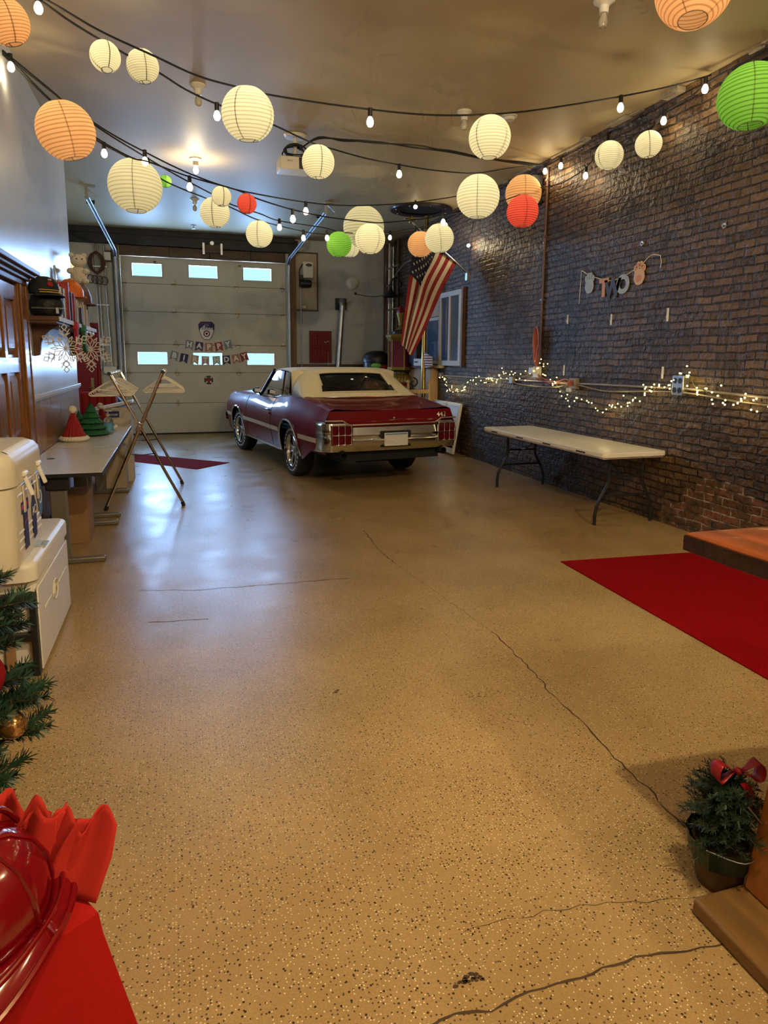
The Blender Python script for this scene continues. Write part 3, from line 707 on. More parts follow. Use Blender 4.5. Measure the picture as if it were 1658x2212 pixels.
def lantern(c, x, y, z, d, label, lit=1.0, tilt=(0, 0), hook=None, group='paper lanterns hung from the string lights'):
    r = d / 2
    t = thing('paper_lantern', label, 'lantern', (x, y, z), 0, group)
    t.rotation_euler = (tilt[0], tilt[1], rnd.uniform(0, 3))
    s = bpy.data.objects.new('shade', lantern_mesh(c)); COL.objects.link(s); s.parent = t; s.scale = (r, r, r)
    g = G(); zt = .93 * r; rm = sqrt(1 - .93 ** 2) * r
    for zz in (zt, -zt): g.tube([(rm * cos(a), rm * sin(a), zz) for a in [2 * pi * i / 18 for i in range(18)]], .0022, 5, closed=True)
    k = r * .985
    for a0 in (0.0, pi):
        ca, sa = cos(a0), sin(a0)
        g.tube([(k * cos(b) * ca, k * cos(b) * sa, k * sin(b)) for b in [math.asin(-.92) + (2 * math.asin(.92)) * i / 16 for i in range(17)]], .0035, 5)
        g.tube([(-k * cos(b) * sa * .985, k * cos(b) * ca * .985, k * sin(b)) for b in [math.asin(-.92) + (2 * math.asin(.92)) * i / 16 for i in range(17)]], .0035, 5)
    g.tube([(-rm, 0, zt), (0, 0, zt + .012), (rm, 0, zt)], .002, 5)
    if hook:
        inv = (Vector(hook) - Vector((x, y, z))); g.tube([(0, 0, zt + .012), (inv.x * 0, inv.y * 0, max(zt + .02, inv.z))], .0018, 4)
    obj('wire_frame', g, m_wire, t)
    E = {'w': 1.0, 'o': .95, 'g': .75, 'r': .8}[c]
    l = lamp('lantern_lamp', 'POINT', (x, y, z + .28 * r), 2.5 * lit * E * (r / .2) ** 2, (1.0, .88, .58) if c != 'g' else (1, .95, .6), .028)
    return t
LL = lantern
LL('w', .571, 5.2, 3.367, .372, 'large cream paper lantern in the middle of the nearest string, ahead of the projector', .95, (.05, -.12))
LL('w', 2.492, 5.2, 3.40, .334, 'cream paper lantern on the nearest string, right of centre, by a ceiling bulb socket', .95)
LL('w', -.385, 5.414, 3.712, .205, 'left one of two small cream lanterns side by side near the top left corner', .95, (0, .2))
LL('w', -.142, 5.538, 3.727, .228, 'right one of two small cream lanterns side by side near the top left corner', 1, (0, -.12))
LL('w', 1.31, 6.277, 3.389, .293, 'cream paper lantern hanging just right of the projector', .95)
LL('w', 3.392, 7.336, 3.476, .487, 'big cream lantern left of the overlapping orange and red pair', .9)
LL('o', -.80, 6.475, 3.499, .466, 'big orange lantern hanging in front of the left wall', .8, (.06, -.25))
LL('w', -.299, 7.119, 3.248, .497, 'biggest cream lantern on the left, dim, partly hiding a small lime lantern', .5, (0, .05))
LL('g', -.03, 9.6, 3.90, .155, 'small lime green lantern peeking out behind the big dim cream one', .9)
LL('w', .47, 7.66, 3.165, .316, 'cream lantern overlapped from above by a smaller cream one, left of the red lantern', .8)
LL('w', .49, 6.918, 3.171, .188, 'small cream lantern overlapping the top of a larger cream one, left of the red lantern', .9)
LL('r', .731, 6.916, 3.119, .188, 'small red lantern alone left of centre, before the ceiling', .9)
LL('w', 1.007, 8.234, 3.07, .311, 'low cream lantern hanging in front of the top of the garage door', .85)
LL('w', 2.581, 9.316, 3.445, .565, 'very large dim cream lantern behind the bright cream one at centre', .45)
LL('w', 2.101, 7.318, 2.933, .330, 'bright cream lantern at centre, in front of the very large dim one', .85)
LL('g', 2.148, 8.976, 3.132, .333, 'lime green lantern at centre, before the back wall', .7)
LL('w', 2.61, 10.2, 3.295, .283, 'cream lantern almost hidden behind the lime green one at centre', .8)
LL('w', 3.67, 9.2, 3.335, .41, 'cream lantern in front of the flag, beside an orange one', .8, (0, .12))
LL('o', 3.64, 9.9, 3.36, .385, 'orange lantern above the flag, partly behind a cream one', .75)
LL('o', 4.40, 8.13, 3.765, .46, 'orange lantern behind the red one, close to the brick wall', .7)
LL('r', 4.085, 7.55, 3.405, .38, 'red lantern overlapping an orange one near the brick wall', .85)
LL('w', 4.45, 6.392, 3.765, .290, 'left one of two small cream lanterns by the top of the brick wall', .9)
LL('w', 4.45, 5.768, 3.697, .249, 'right one of two small cream lanterns by the top of the brick wall', .9, (0, .1))
LL('g', 4.12, 4.22, 3.556, .455, 'large lime green lantern cut by the right edge, before the brick wall', .6, (-.05, .1))
LL('o', 3.08, 3.66, 3.86, .45, 'orange lantern cut off by the top edge at the upper right', .8, (-.1, .2))
LL('o', -.92, 5.0, 3.68, .27, 'orange lantern cut off in the top left corner', .75, (.05, -.3))
LL('w', -1.62, 11.6, 2.95, .40, 'cream lantern half hidden by the left wall corner, above the bookshelf', .9)

# ------------------------------------------------------------------ string lights
m_bulb = M('lit_bulb', (1, .9, .66), .3, emit=9, emit_col=(1, .86, .58))
m_dead = M('clear_bulb_glass', (.50, .47, .38), .12, coat=.6)
def strand(label, pts, bulbs, r=.007, sub=5, lights=()):
    t = thing('string_light', label, 'string lights', pts[0], 0, 'strings of lights crossing the ceiling')
    o = Vector(pts[0]); P = [p - o for p in smoothpts(pts, sub)]
    g = G().tube(P, r, 6)
    obj('cable', g, m_cable, t)
    for i, b in enumerate(bulbs):
        b = Vector(b) - o
        s = obj('bulb_socket', G().lathe([(.006, .012), (.017, .008), (.018, -.05), (.012, -.055)], 10, (b.x, b.y, b.z), capend=True), m_black, t)
        obj('bulb', G().lathe([(.010, -.05), (.020, -.066), (.0275, -.088), (.0265, -.105), (.017, -.122), (.001, -.128)], 14, (b.x, b.y, b.z)), m_bulb, s)
        if lights == 'all' or i in lights: lamp('bulb_lamp', 'POINT', (b.x + o.x, b.y + o.y, b.z + o.z - .17), 2.5, (1, .80, .48), .03)
    return t
S1 = [(-1.2, 5.2, 4.12), (-0.707, 5.2, 3.926), (-0.396, 5.2, 3.786), (-0.061, 5.2, 3.676), (0.23, 5.2, 3.582), (0.516, 5.2, 3.54), (0.697, 5.2, 3.518), (1.099, 5.2, 3.504), (1.503, 5.2, 3.501), (1.886, 5.2, 3.509), (2.256, 5.2, 3.542), (2.703, 5.2, 3.611), (3.178, 5.2, 3.717), (3.705, 5.2, 3.849), (4.21, 5.2, 3.99), (4.62, 5.2, 4.13)]
strand('nearest black string of bulbs sagging from wall to wall', S1, [(-.76, 5.2, 3.96), (1.489, 5.2, 3.502), (3.705, 5.2, 3.849)], lights='all')
S2 = [(-1.2, 5.0, 4.1), (-0.752, 5.228, 3.932), (-0.59, 5.31, 3.866), (-0.414, 5.4, 3.813), (-0.241, 5.488, 3.769), (-0.025, 5.598, 3.717), (0.156, 5.69, 3.659), (0.396, 5.812, 3.621), (0.672, 5.952, 3.609), (0.898, 6.067, 3.589), (1.241, 6.241, 3.538), (1.481, 6.364, 3.536), (1.834, 6.543, 3.539), (2.242, 6.751, 3.57), (2.731, 7.0, 3.621), (3.329, 7.303, 3.719), (3.917, 7.603, 3.901), (4.62, 7.96, 4.10)]
strand('second black string of bulbs, passing just below the projector', S2, [(0.396, 5.812, 3.624), (2.242, 6.751, 3.57), (4.60, 7.95, 4.10)], lights=(1, 2))
SA = [(-1.21, 6.35, 4.02), (-0.891, 6.454, 3.798), (-0.795, 6.486, 3.724), (-0.7, 6.518, 3.669), (-0.454, 6.601, 3.549), (-0.189, 6.69, 3.45), (0.16, 6.807, 3.339), (0.515, 6.927, 3.268), (0.842, 7.036, 3.245), (1.37, 7.214, 3.242), (1.888, 7.388, 3.282), (2.607, 7.63, 3.409), (3.361, 7.883, 3.598), (3.983, 8.093, 3.797), (4.443, 8.247, 3.978), (4.66, 8.3, 4.06)]
strand('string of bulbs from the left wall to the orange lantern at the brick wall', SA, [(-1.16, 6.37, 4.0), (-0.188, 6.69, 3.458), (1.37, 7.214, 3.242)], lights=(0, 2))
SB = [(-1.21, 6.35, 4.01), (-0.878, 6.444, 3.7), (-0.612, 6.522, 3.506), (-0.312, 6.61, 3.374), (-0.152, 6.657, 3.358), (0.194, 6.759, 3.286), (0.616, 6.882, 3.236), (0.858, 6.953, 3.176), (1.205, 7.055, 3.124), (1.554, 7.157, 3.1), (1.992, 7.286, 3.106), (2.258, 7.364, 3.123), (2.868, 7.542, 3.246), (3.264, 7.658, 3.363), (3.914, 7.849, 3.566), (4.5, 8.0, 3.80), (4.56, 7.6, 3.76), (4.55, 7.34, 3.755), (4.53, 6.93, 3.79), (4.53, 6.507, 3.942), (4.53, 5.872, 3.87), (4.53, 5.673, 3.963), (4.53, 5.325, 3.99), (4.55, 5.059, 4.05), (4.6, 4.3, 4.08), (4.6, 3.2, 4.1)]
strand('string of bulbs that crosses low, then follows the top of the brick wall', SB, [(0.194, 6.759, 3.286), (1.205, 7.055, 3.124), (3.077, 7.603, 3.313), (4.58, 7.55, 4.06), (4.53, 6.93, 3.79), (4.53, 5.673, 3.98), (4.53, 5.16, 4.08)], lights=(1, 3, 4, 5, 6))
SC = [(-1.21, 6.354, 4.0), (-0.908, 6.579, 3.833), (-0.699, 6.743, 3.715), (-0.477, 6.917, 3.621), (-0.235, 7.107, 3.539), (0.082, 7.356, 3.439), (0.47, 7.66, 3.34), (0.66, 7.809, 3.29), (0.992, 8.07, 3.271), (1.25, 8.272, 3.244), (1.899, 8.781, 3.296), (2.203, 9.02, 3.297), (2.711, 9.418, 3.383), (3.03, 9.668, 3.458), (3.575, 10.096, 3.619), (4.103, 10.51, 3.796), (4.66, 10.955, 4.072)]
strand('string of bulbs holding the lime green lantern at centre, ending by the fire pole', SC, [(-0.175, 7.154, 3.515), (1.251, 8.272, 3.26), (1.951, 8.822, 3.268), (4.40, 10.75, 3.93)], lights=(1, 3))
SD = [(-1.21, 6.354, 3.99), (-0.897, 6.608, 3.742), (-0.634, 6.833, 3.572), (-0.32, 7.101, 3.48), (-0.018, 7.359, 3.369), (0.356, 7.678, 3.316), (0.67, 7.946, 3.285), (1.011, 8.237, 3.227), (1.63, 8.766, 3.23), (1.956, 9.043, 3.262), (2.411, 9.431, 3.349), (3.226, 10.127, 3.534), (3.916, 10.717, 3.727), (4.66, 11.358, 4.064)]
strand('farthest and lowest string of bulbs, holding the biggest cream lantern on the left', SD, [(-0.543, 6.911, 3.553), (1.63, 8.766, 3.24), (3.225, 10.127, 3.561)], lights=(1,))
t = thing('string_light', 'short cable with one bulb on the brick wall above the flag bracket', 'string lights', (4.64, 10.05, 4.05)); obj('cable', G().tube(smoothpts([(0, 0, 0), (-.02, .1, -.3), (-.03, .2, -.55), (0, .25, -1.0)], 4), .005, 5), m_cable, t)
obj('bulb', G().ball((-.04, .21, -.6), .028, 12, 8), m_bulb, t); lamp('bulb_lamp', 'POINT', (4.54, 10.2, 3.45), 7, (1, .8, .48), .03)
# small loose bulb clips: lamp over the pole hole
t = thing('string_light', 'single bulb hanging in front of the dark pole opening in the ceiling', 'string lights', (3.813, 10.628, 4.165)); obj('bulb_socket', G().cyl((0, 0, 0), (0, 0, -.07), .016, n=10), m_black, t); obj('bulb', G().ball((0, 0, -.1), .033, 12, 8), m_bulb, t)
# projector cables stapled across the ceiling
t = thing('cable_bundle', 'thick black cables stapled across the ceiling from the projector to the brick wall', 'cable', (1.45, 8.0, ZC))
o = Vector((1.45, 8.0, ZC)); base = [(1.46, 8.02, 4.03), (1.62, 7.75, 4.06), (1.95, 7.9, 4.13), (2.33, 7.9, 4.145), (2.8, 7.8, 4.10), (3.2, 7.75, 4.08), (3.7, 7.9, 4.09), (4.3, 8.0, 4.12), (4.66, 8.0, 4.13)]
for k in range(3):
    q = random.Random(k); obj('cable', G().tube([p - o for p in smoothpts([(x, y + q.uniform(-.03, .03), z - q.uniform(0, .035)) for x, y, z in base], 5)], .008, 6), m_cable, t)

# ------------------------------------------------------------------ ceiling fittings
m_porc = M('porcelain', (.72, .69, .62), .3)
def fixture(x, y, label, lit=False, bulb=True, power=0):
    t = thing('ceiling_lamp', label, 'ceiling light', (x, y, ZC))
    obj('base', G().lathe([(.001, 0), (.075, 0), (.075, -.012), (.05, -.03), (.035, -.04), (.033, -.09), (.001, -.09)], 24), m_porc, t)
    if bulb:
        b = obj('bulb', G().lathe([(.016, -.085), (.02, -.10), (.032, -.13), (.034, -.155), (.026, -.18), (.001, -.192)], 18), m_bulb if lit else m_dead, t)
    if power: lamp('ceiling_bulb', 'POINT', (x, y, ZC - .24), power, WARM, .05)
    return t
fixture(.306, 6.958, 'unlit bulb in a white ceiling socket above the left strings')
fixture(.353, 9.397, 'lit bulb in a white ceiling socket on the far left part of the ceiling', True, power=22)
fixture(2.956, 6.78, 'unlit bulb in a white ceiling socket right of centre, behind the nearest string')
fixture(.404, 11.72, 'unlit bulb in a white ceiling socket near the left door track')
fixture(3.017, 4.495, 'unlit bulb in a white ceiling socket cut by the top edge')
t = thing('smoke_detector', 'small white round detector on the ceiling right of centre', 'detector', (3.457, 6.751, ZC)); obj('body', G().lathe([(.001, -.045), (.05, -.045), (.06, -.02), (.08, -.015), (.08, 0), (.001, 0)], 24), m_porc, t)
t = thing('sprinkler_head', 'small ceiling sprinkler head in front of the garage door', 'sprinkler', (.447, 13.99, ZC)); obj('escutcheon', G().lathe([(.001, -.01), (.05, -.01), (.055, 0), (.001, 0)], 20), m_porc, t); obj('head', G().cyl((0, 0, -.01), (0, 0, -.06), .014).cyl((0, 0, -.06), (0, 0, -.066), .04), m_steel, t)
# lamps of the room behind the viewer
fixture(1.2, .6, 'lit bulb in a ceiling socket behind the viewer', True, power=320)
fixture(2.2, -2.2, 'lit bulb in a ceiling socket at the front of the room', True, power=320)
fixture(3.9, 1.2, 'lit bulb in a ceiling socket near the brick wall behind the viewer', True, power=110)
# projector
t = thing('projector', 'white projector hung from the ceiling with a coil of black cable on top', 'projector', (1.42, 8.1, ZC))
obj('ceiling_plate', G().lathe([(.001, -.03), (.11, -.03), (.13, 0), (.001, 0)], 24), m_whitep, t)
obj('pole', G().cyl((0, 0, 0), (0, 0, -.26), .022), m_whitep, t)
pb = obj('body', G().box((-.02, 0, -.335), (.36, .28, .145)), M('projector_shell', (.70, .66, .58), .4), t, bevel=.015, seg=3)
obj('lens_panel', G().box((.085, -.142, -.335), (.13, .008, .125)), m_black, pb, bevel=.004)
obj('lens', G().lathe([(.001, -.16), (.028, -.162), (.034, -.15), (.034, -.14)], 20, (.085, 0, -.335), 'y'), m_chrome, pb)
text('lettering', 'BenQ', .026, m_black, pb, mat3((1, 0, 0), (0, 0, 1), (-.085, -.1415, -.315)), .0006)
g = G(); q = random.Random(2)
for i in range(6):
    ph = q.uniform(0, 6); rx, rz, dy = q.uniform(.10, .13), q.uniform(.055, .075), -.10 + .03 * i
    g.tube([(-.01 + rx * cos(a) + .01 * sin(3 * a + ph), dy + .02 * cos(2 * a + ph), -.185 + rz * sin(a)) for a in [2 * pi * k / 26 for k in range(26)]], .0085, 6, closed=True)
obj('cable_coil', g, m_cable, t)
# pole opening and brass sliding pole
t = thing('fire_pole', 'brass sliding pole running up to the dark round opening in the ceiling', 'pole', (4.40, 11.70, 0))
obj('pole', G().cyl((0, 0, .0), (0.03, .05, ZC + .02), .042, n=20), m_brass, t)
obj('floor_flange', G().lathe([(.045, .04), (.08, .03), (.14, 0), (.001, 0)], 24), m_brass, t)
m_hole = M('pole_hole_ring', (.035, .022, .018), .35, coat=.3)
t = thing('pole_opening', 'dark round pole opening with a bolted ring in the ceiling', 'ceiling opening', (4.12, 11.2, ZC))
RX = .54
obj('ring', G().lathe([(.36, -.02), (.38, -.035), (RX - .02, -.03), (RX, -.012), (RX, 0), (.36, 0)], 40), m_hole, t)
obj('opening', G().lathe([(.001, -.006), (.37, -.008)], 40), m_dark, t)
for i in range(8):
    a = 2 * pi * i / 8; obj('bolt', G().ball((.45 * cos(a), .45 * sin(a), -.034), .011, 8, 5), m_steel, t)
t = thing('wall_speaker', 'black wall speaker high on the brick wall beside the conduit', 'speaker', (4.58, 8.2, 3.83)); obj('cabinet', G().box((0, 0, 0), (.17, .20, .36)), m_black, t, bevel=.012); obj('grille', G().box((-.089, 0, 0), (.008, .17, .32)), m_rubber, t, bevel=.004); obj('mount', G().box((.09, 0, 0), (.02, .06, .1)), m_black, t)
# ------------------------------------------------------------------ left wall: panelled door
d2 = thing('door_2', 'stained oak panelled door with a heavy cornice on the left wall', 'door', (XL, 5.6, 0)); d2['kind'] = 'structure'
obj('leaf', G().plate([-.52, .46], [.02, 2.18], [(-.42, -.06, .98, 1.50), (.02, .36, .98, 1.50), (-.42, -.06, 1.62, 2.06), (.02, .36, 1.62, 2.06), (-.42, -.06, .15, .88), (.02, .36, .15, .88)], .035, lambda a, b, h: (h, a, b)).bb(-.01, .012, -.52, .46, .02, 2.18), m_wood, d2, smooth=0, bevel=.005)
for a0, a1 in ((-.40, -.08), (.04, .34)):
    for b0, b1 in ((1.0, 1.48), (1.64, 2.04), (.17, .86)):
        obj('raised_panel', G().add([(.012, a0, b0), (.012, a1, b0), (.012, a1, b1), (.012, a0, b1), (.03, a0 + .05, b0 + .05), (.03, a1 - .05, b0 + .05), (.03, a1 - .05, b1 - .05), (.03, a0 + .05, b1 - .05)], [(0, 1, 5, 4), (1, 2, 6, 5), (2, 3, 7, 6), (3, 0, 4, 7), (4, 5, 6, 7)]), m_wood, d2, smooth=0)
for (a, b) in ((.46, .74), (-.70, -.52)):
    g = G().bb(0, .05, a, b, 0, 2.22); g.bb(.05, .065, a + .02, a + .05, 0, 2.2); g.bb(.05, .065, b - .05, b - .02, 0, 2.2); g.bb(.05, .058, a + .08, b - .08, .1, 2.1)
    obj('casing', g, m_wood, d2, smooth=0, bevel=.006)
obj('cornice', G().bb(0, .06, -.72, .76, 2.20, 2.245).bb(0, .085, -.74, .79, 2.245, 2.275).bb(0, .12, -.77, .83, 2.275, 2.30).bb(0, .15, -.8, .86, 2.30, 2.335), m_dwood, d2, smooth=0, bevel=.006)
obj('door_handle', G().cyl((.03, -.42, 1.02), (.09, -.42, 1.02), .012).ball((.11, -.42, 1.02), .032), m_brass, d2)

# ------------------------------------------------------------------ wall shelf and what stands on it
t = thing('wall_shelf', 'dark wood wall shelf on a curved bracket, above the snowflakes', 'shelf', (XL, 6.57, 1.96))
obj('board', G().bb(0, .255, 0, 2.93, -.02, .02).bb(0, .235, .0, 2.93, -.045, -.02), m_dwood, t, bevel=.006)
m_led = M('shelf_edge_trim', (.62, .68, .78), .3)
obj('edge_trim', G().bb(.255, .262, .02, 2.93, -.022, .018), m_led, t)
for yy in (.2, 2.55):
    poly = [(0, -.02), (.225, -.02), (.225, -.05)] + [(.225 - .165 * sin(a), -.05 - .20 * (1 - cos(a))) for a in [pi / 2 * i / 10 for i in range(1, 11)]] + [(.05, -.30), (0, -.31)]
    obj('bracket', G().prism(poly, .045, lambda a, b, h: (a, yy + h, b - .02)), m_dwood, t, bevel=.004)
# cap on a black stand
m_cap = M('black_cap_cloth', (.010, .011, .016), .85); m_capg = M('gold_braid', (.55, .36, .06), .5); m_stand = M('black_bag', (.006, .006, .007), .55, bump=(25, .6, .02))
t = thing('cap', 'black peaked cap with gold braid and a crest, first on the wall shelf', 'cap', (-1.09, 6.70, 1.98))
t.rotation_euler = (0, 0, R(35))
obj('crown', G().lathe([(.12, .20), (.125, .24), (.118, .285), (.09, .325), (.045, .345), (.001, .348)], 28), m_cap, t)
obj('peak', G().grid(lambda u, v: ((.117 + .095 * v * sin(pi * u) ** .6) * sin((u - .5) * 2.3), -(.117 + .095 * v * sin(pi * u) ** .6) * cos((u - .5) * 2.3), .205 - .04 * v + .012 * sin(pi * u)), 16, 5), m_cap, t).modifiers.new('t', 'SOLIDIFY').thickness = .006
obj('gold_braid', G().grid(lambda u, v: ((.15 + .035 * v) * sin((u - .5) * 1.3), -(.15 + .035 * v) * cos((u - .5) * 1.3), .201 - .012 * v - .003 + .011), 12, 2).tube([(.127 * sin(a), -.127 * cos(a), .225) for a in [-.75 + 1.5 * i / 12 for i in range(13)]], .004, 6), m_capg, t)
obj('crest', G().lathe([(.001, .004), (.022, .004), (.026, 0)], 16).xf(Matrix.Translation((0, -.122, .275)) @ Matrix.Rotation(R(72), 4, 'X')), m_red, t)
text('lettering', 'VIETNAM VETERANS', .018, m_capg, t, mat3((1, 0, 0), (0, .35, 1), (0, -.121, .312)), .001) if 0 else text('lettering', 'USS', .02, m_paper, t, mat3((1, 0, 0), (0, .4, 1), (0, -.119, .312)), .001)
t = thing('helmet', 'black round helmet under the peaked cap on the wall shelf', 'helmet', (-1.08, 6.74, 1.98))
obj('shell', G().lathe([(.001, 0), (.10, 0), (.125, .03), (.14, .08), (.138, .14), (.12, .185), (.001, .197)], 28), m_stand, t)
obj('strap', G().tube([(.142 * cos(a), .142 * sin(a), .07) for a in [-2.4 + 2.4 * i / 14 for i in range(15)]], .008, 6).box((.10, -.11, .05), (.02, .03, .05)), m_steel, t)
# books and folders
def book(y, th, h, dep, col, label, spine=None, x1=-1.0, lean=0):
    t = thing('book', label, 'book', (x1 - dep / 2, y + th / 2, 1.98), 0, 'books and folders on the wall shelf'); t.rotation_euler = (lean, 0, 0)
    mm = M('book_cover', col, .5)
    g = G().bb(-dep / 2, dep / 2, -th / 2, -th / 2 + .004, 0, h); g.bb(-dep / 2, dep / 2, th / 2 - .004, th / 2, 0, h); g.bb(dep / 2 - .004, dep / 2, -th / 2, th / 2, 0, h)
    obj('cover', g, mm, t, smooth=0); obj('pages', G().bb(-dep / 2 + .006, dep / 2 - .005, -th / 2 + .004, th / 2 - .004, .006, h - .006), m_paper, t, smooth=0)
    if spine: obj('spine_label', G().bb(dep / 2, dep / 2 + .001, -th * .36, th * .36, h * .25, h * .8), M('spine_label', spine, .5), t, smooth=0)
    return t
book(6.98, .035, .315, .21, (.52, .44, .30), 'broad cream folder right behind the black cap', None, -1.01)
book(7.08, .018, .30, .19, (.70, .66, .55), 'thin white book beside the broad cream folder', (.05, .05, .05), -1.0)
book(7.16, .03, .295, .19, (.05, .05, .055), 'dark grey book between two white ones before the tall red one', (.5, .45, .35), -1.0)
book(7.25, .018, .30, .19, (.72, .68, .60), 'thin white book just before the tall red one', None, -.995)
book(7.40, .055, .375, .235, (.30, .012, .014), 'tallest book, bright red, standing on the wall shelf', None, -.985)
book(7.62, .05, .30, .20, (.02, .02, .022), 'black book with a red framed spine behind the tall red one', (.30, .02, .02), -.99)
book(7.80, .045, .30, .20, (.32, .02, .018), 'red book after the black one with the red framed spine', None, -.985)
book(7.95, .03, .27, .19, (.50, .33, .13), 'tan book with dotted spine in the middle of the wall shelf', (.2, .1, .03), -.99)
book(8.10, .03, .26, .2, (.62, .54, .38), 'cream book between a tan and a black one on the shelf', None, -.99)
book(8.28, .06, .19, .17, (.015, .017, .03), 'short black book on the far half of the wall shelf', None, -.98)
book(8.48, .05, .27, .2, (.60, .53, .40), 'cream book behind the short black one', None, -.985)
book(8.70, .05, .26, .2, (.46, .36, .24), 'beige book toward the far end of the shelf', None, -.98)
book(8.95, .03, .26, .2, (.58, .50, .36), 'last cream book at the far end of the shelf', (.3, .1, .05), -.98)
# things on top of the books at the far end
m_orange = M('orange_leather', (.62, .13, .012), .45); m_brown = M('brown_leather', (.10, .032, .02), .5, bump=(30, .3, .01))
t = thing('helmet', 'orange dome shaped helmet on top of the shelf books', 'helmet', (-1.08, 8.25, 2.285))
obj('shell', G().lathe([(.001, .19), (.05, .18), (.10, .14), (.135, .07), (.14, .0), (.135, 0), (.001, .01)], 28, flute=lambda a, z: .02 * abs(sin(4 * a))), m_orange, t); obj('brim', G().lathe([(.13, .005), (.17, -.004), (.17, -.012), (.12, .0)], 28), m_orange, t)
t = thing('helmet', 'brown leather fire helmet behind the orange one on the shelf', 'helmet', (-1.07, 8.85, 2.255))
obj('shell', G().lathe([(.001, .24), (.06, .225), (.11, .17), (.14, .08), (.145, 0), (.001, .005)], 28, flute=lambda a, z: .03 * abs(sin(4 * a))), m_brown, t); obj('brim', G().lathe([(.14, .005), (.20, -.01), (.20, -.02), (.12, 0)], 28), m_brown, t)
m_plush = M('white_plush', (.72, .66, .54), .95, bump=(60, 1.0, .02), sheen=.4)
t = thing('plush_toy', 'white fluffy plush animal sitting high at the far end of the shelf', 'toy', (-1.07, 9.0, 2.49))
obj('body', G().ball((0, 0, .10), .095, 18, 12, (1, 1, 1.25)), m_plush, t)
hd = obj('head', G().ball((.01, -.03, .27), .085, 18, 12, (1.05, 1, .92)), m_plush, t)
for s in (-1, 1): obj('ear', G().ball((s * .07, 0, .34), .03, 10, 8), m_plush, hd); obj('eye', G().ball((s * .03 + .03, -.11, .285), .009, 8, 6), m_black, hd)
for x, y, z in ((-.08, -.07, .03), (.08, -.07, .03), (-.085, -.05, .15), (.09, -.05, .15)): obj('paw', G().ball((x, y, z), .04, 12, 8, (1, 1.3, .9)), m_plush, t)
t = thing('surfboard_ornament', 'pale blue pointed board leaning on the left wall behind the books', 'ornament', (-1.165, 8.1, 1.98)); t.rotation_euler = (R(0), R(-3), 0)
obj('board', G().grid(lambda u, v: ((0.012 * sin(pi * u)), (u - .5) * .26 * (1 - v ** 2.6) ** .7, .62 * v), 12, 16).grid(lambda u, v: (-.012 * sin(pi * u), (u - .5) * .26 * (1 - v ** 2.6) ** .7, .62 * v), 12, 16), M('pale_blue_gloss', (.42, .52, .62), .25), t); obj('stripe', G().bb(.012, .0135, -.006, .006, .02, .58), m_dred, t)
# ---- snowflakes and stockings on the shelf edge
m_flake = M('snowflake_wood', (.74, .70, .62), .6)
def flake(r, th=.008):
    g = G()
    def bar(p, q, w):
        p = Vector(p); q = Vector(q); d = (q - p); L_ = d.length; a = math.atan2(d.y, d.x)
        g.box(((p.x + q.x) / 2, 0, (p.y + q.y) / 2), (L_ + w * .6, th, w), Matrix.Rotation(-a, 3, 'Y'))
    for i in range(6):
        a = pi / 2 + pi * i / 3; e = lambda rr_, da=0: (r * rr_ * cos(a + da), r * rr_ * sin(a + da))
        w = r * .032
        for (lo, hi, sp) in ((.22, .55, .10), (.52, .78, .13), (.74, 1.0, .10)):
            m_ = (lo + hi) / 2
            for s in (-1, 1): bar(e(lo), e(m_ + .03, s * sp / m_), w); bar(e(m_ + .03, s * sp / m_), e(hi), w)
        for s in (-1, 1): bar(e(.5), e(.68, s * .30), w); bar(e(.62, s * .12), e(.82, s * .24), w)
        b = a + pi / 6; f = lambda rr_, da=0: (r * rr_ * cos(b + da), r * rr_ * sin(b + da))
        bar((0, 0), e(.25), w); bar((0, 0), f(.3), w)
        for s in (-1, 1): bar(f(.28), f(.42, s * .12), w); bar(f(.42, s * .12), f(.58), w)
    return g
for (y, z, r, lab) in ((6.70, 1.70, .215, 'nearer of two white wooden snowflakes hanging from the shelf'), (8.60, 1.715, .265, 'farther of two white wooden snowflakes hanging from the shelf, before the red door')):
    t = thing('snowflake_ornament', lab, 'snowflake', (-.945, y, z), R(-4), 'snowflakes hung from the shelf')
    obj('snowflake', flake(r), m_flake, t, smooth=0); obj('cord', G().cyl((0, 0, r * .99), (0, 0, 1.985 - z), .002, n=5), m_paper, t)
def stocking(y, col, lab, h=.38):
    t = thing('christmas_stocking', lab, 'stocking', (-.955, y, 1.97), 0, 'stockings hung from the shelf edge'); mm = M('stocking_felt', col, .95, sheen=.4)
    poly = [(-.07, 0), (.07, 0), (.065, -h * .62), (.13, -h * .80), (.15, -h * .92), (.10, -h), (-.02, -h * .92), (-.07, -h * .72)]
    obj('sock', G().prism(poly, .035, lambda a, b, h_: (h_ - .0175, a, b)), mm, t, bevel=.012, seg=3); obj('cuff', G().bb(-.024, .024, -.078, .078, -.07, .005), M('cuff_felt', tuple(min(1, c * 1.5 + .01) for c in col), .95), t, bevel=.01)
    obj('loop', G().tube([(0, -.06 + .02 * cos(a), .012 + .02 * sin(a)) for a in [2 * pi * i / 12 for i in range(12)]], .003, 5, closed=True), mm, t)
stocking(7.55, (.26, .012, .016), 'red felt stocking hanging between the two snowflakes')
stocking(8.15, (.015, .10, .04), 'green felt stocking hanging behind the farther snowflake', .30)
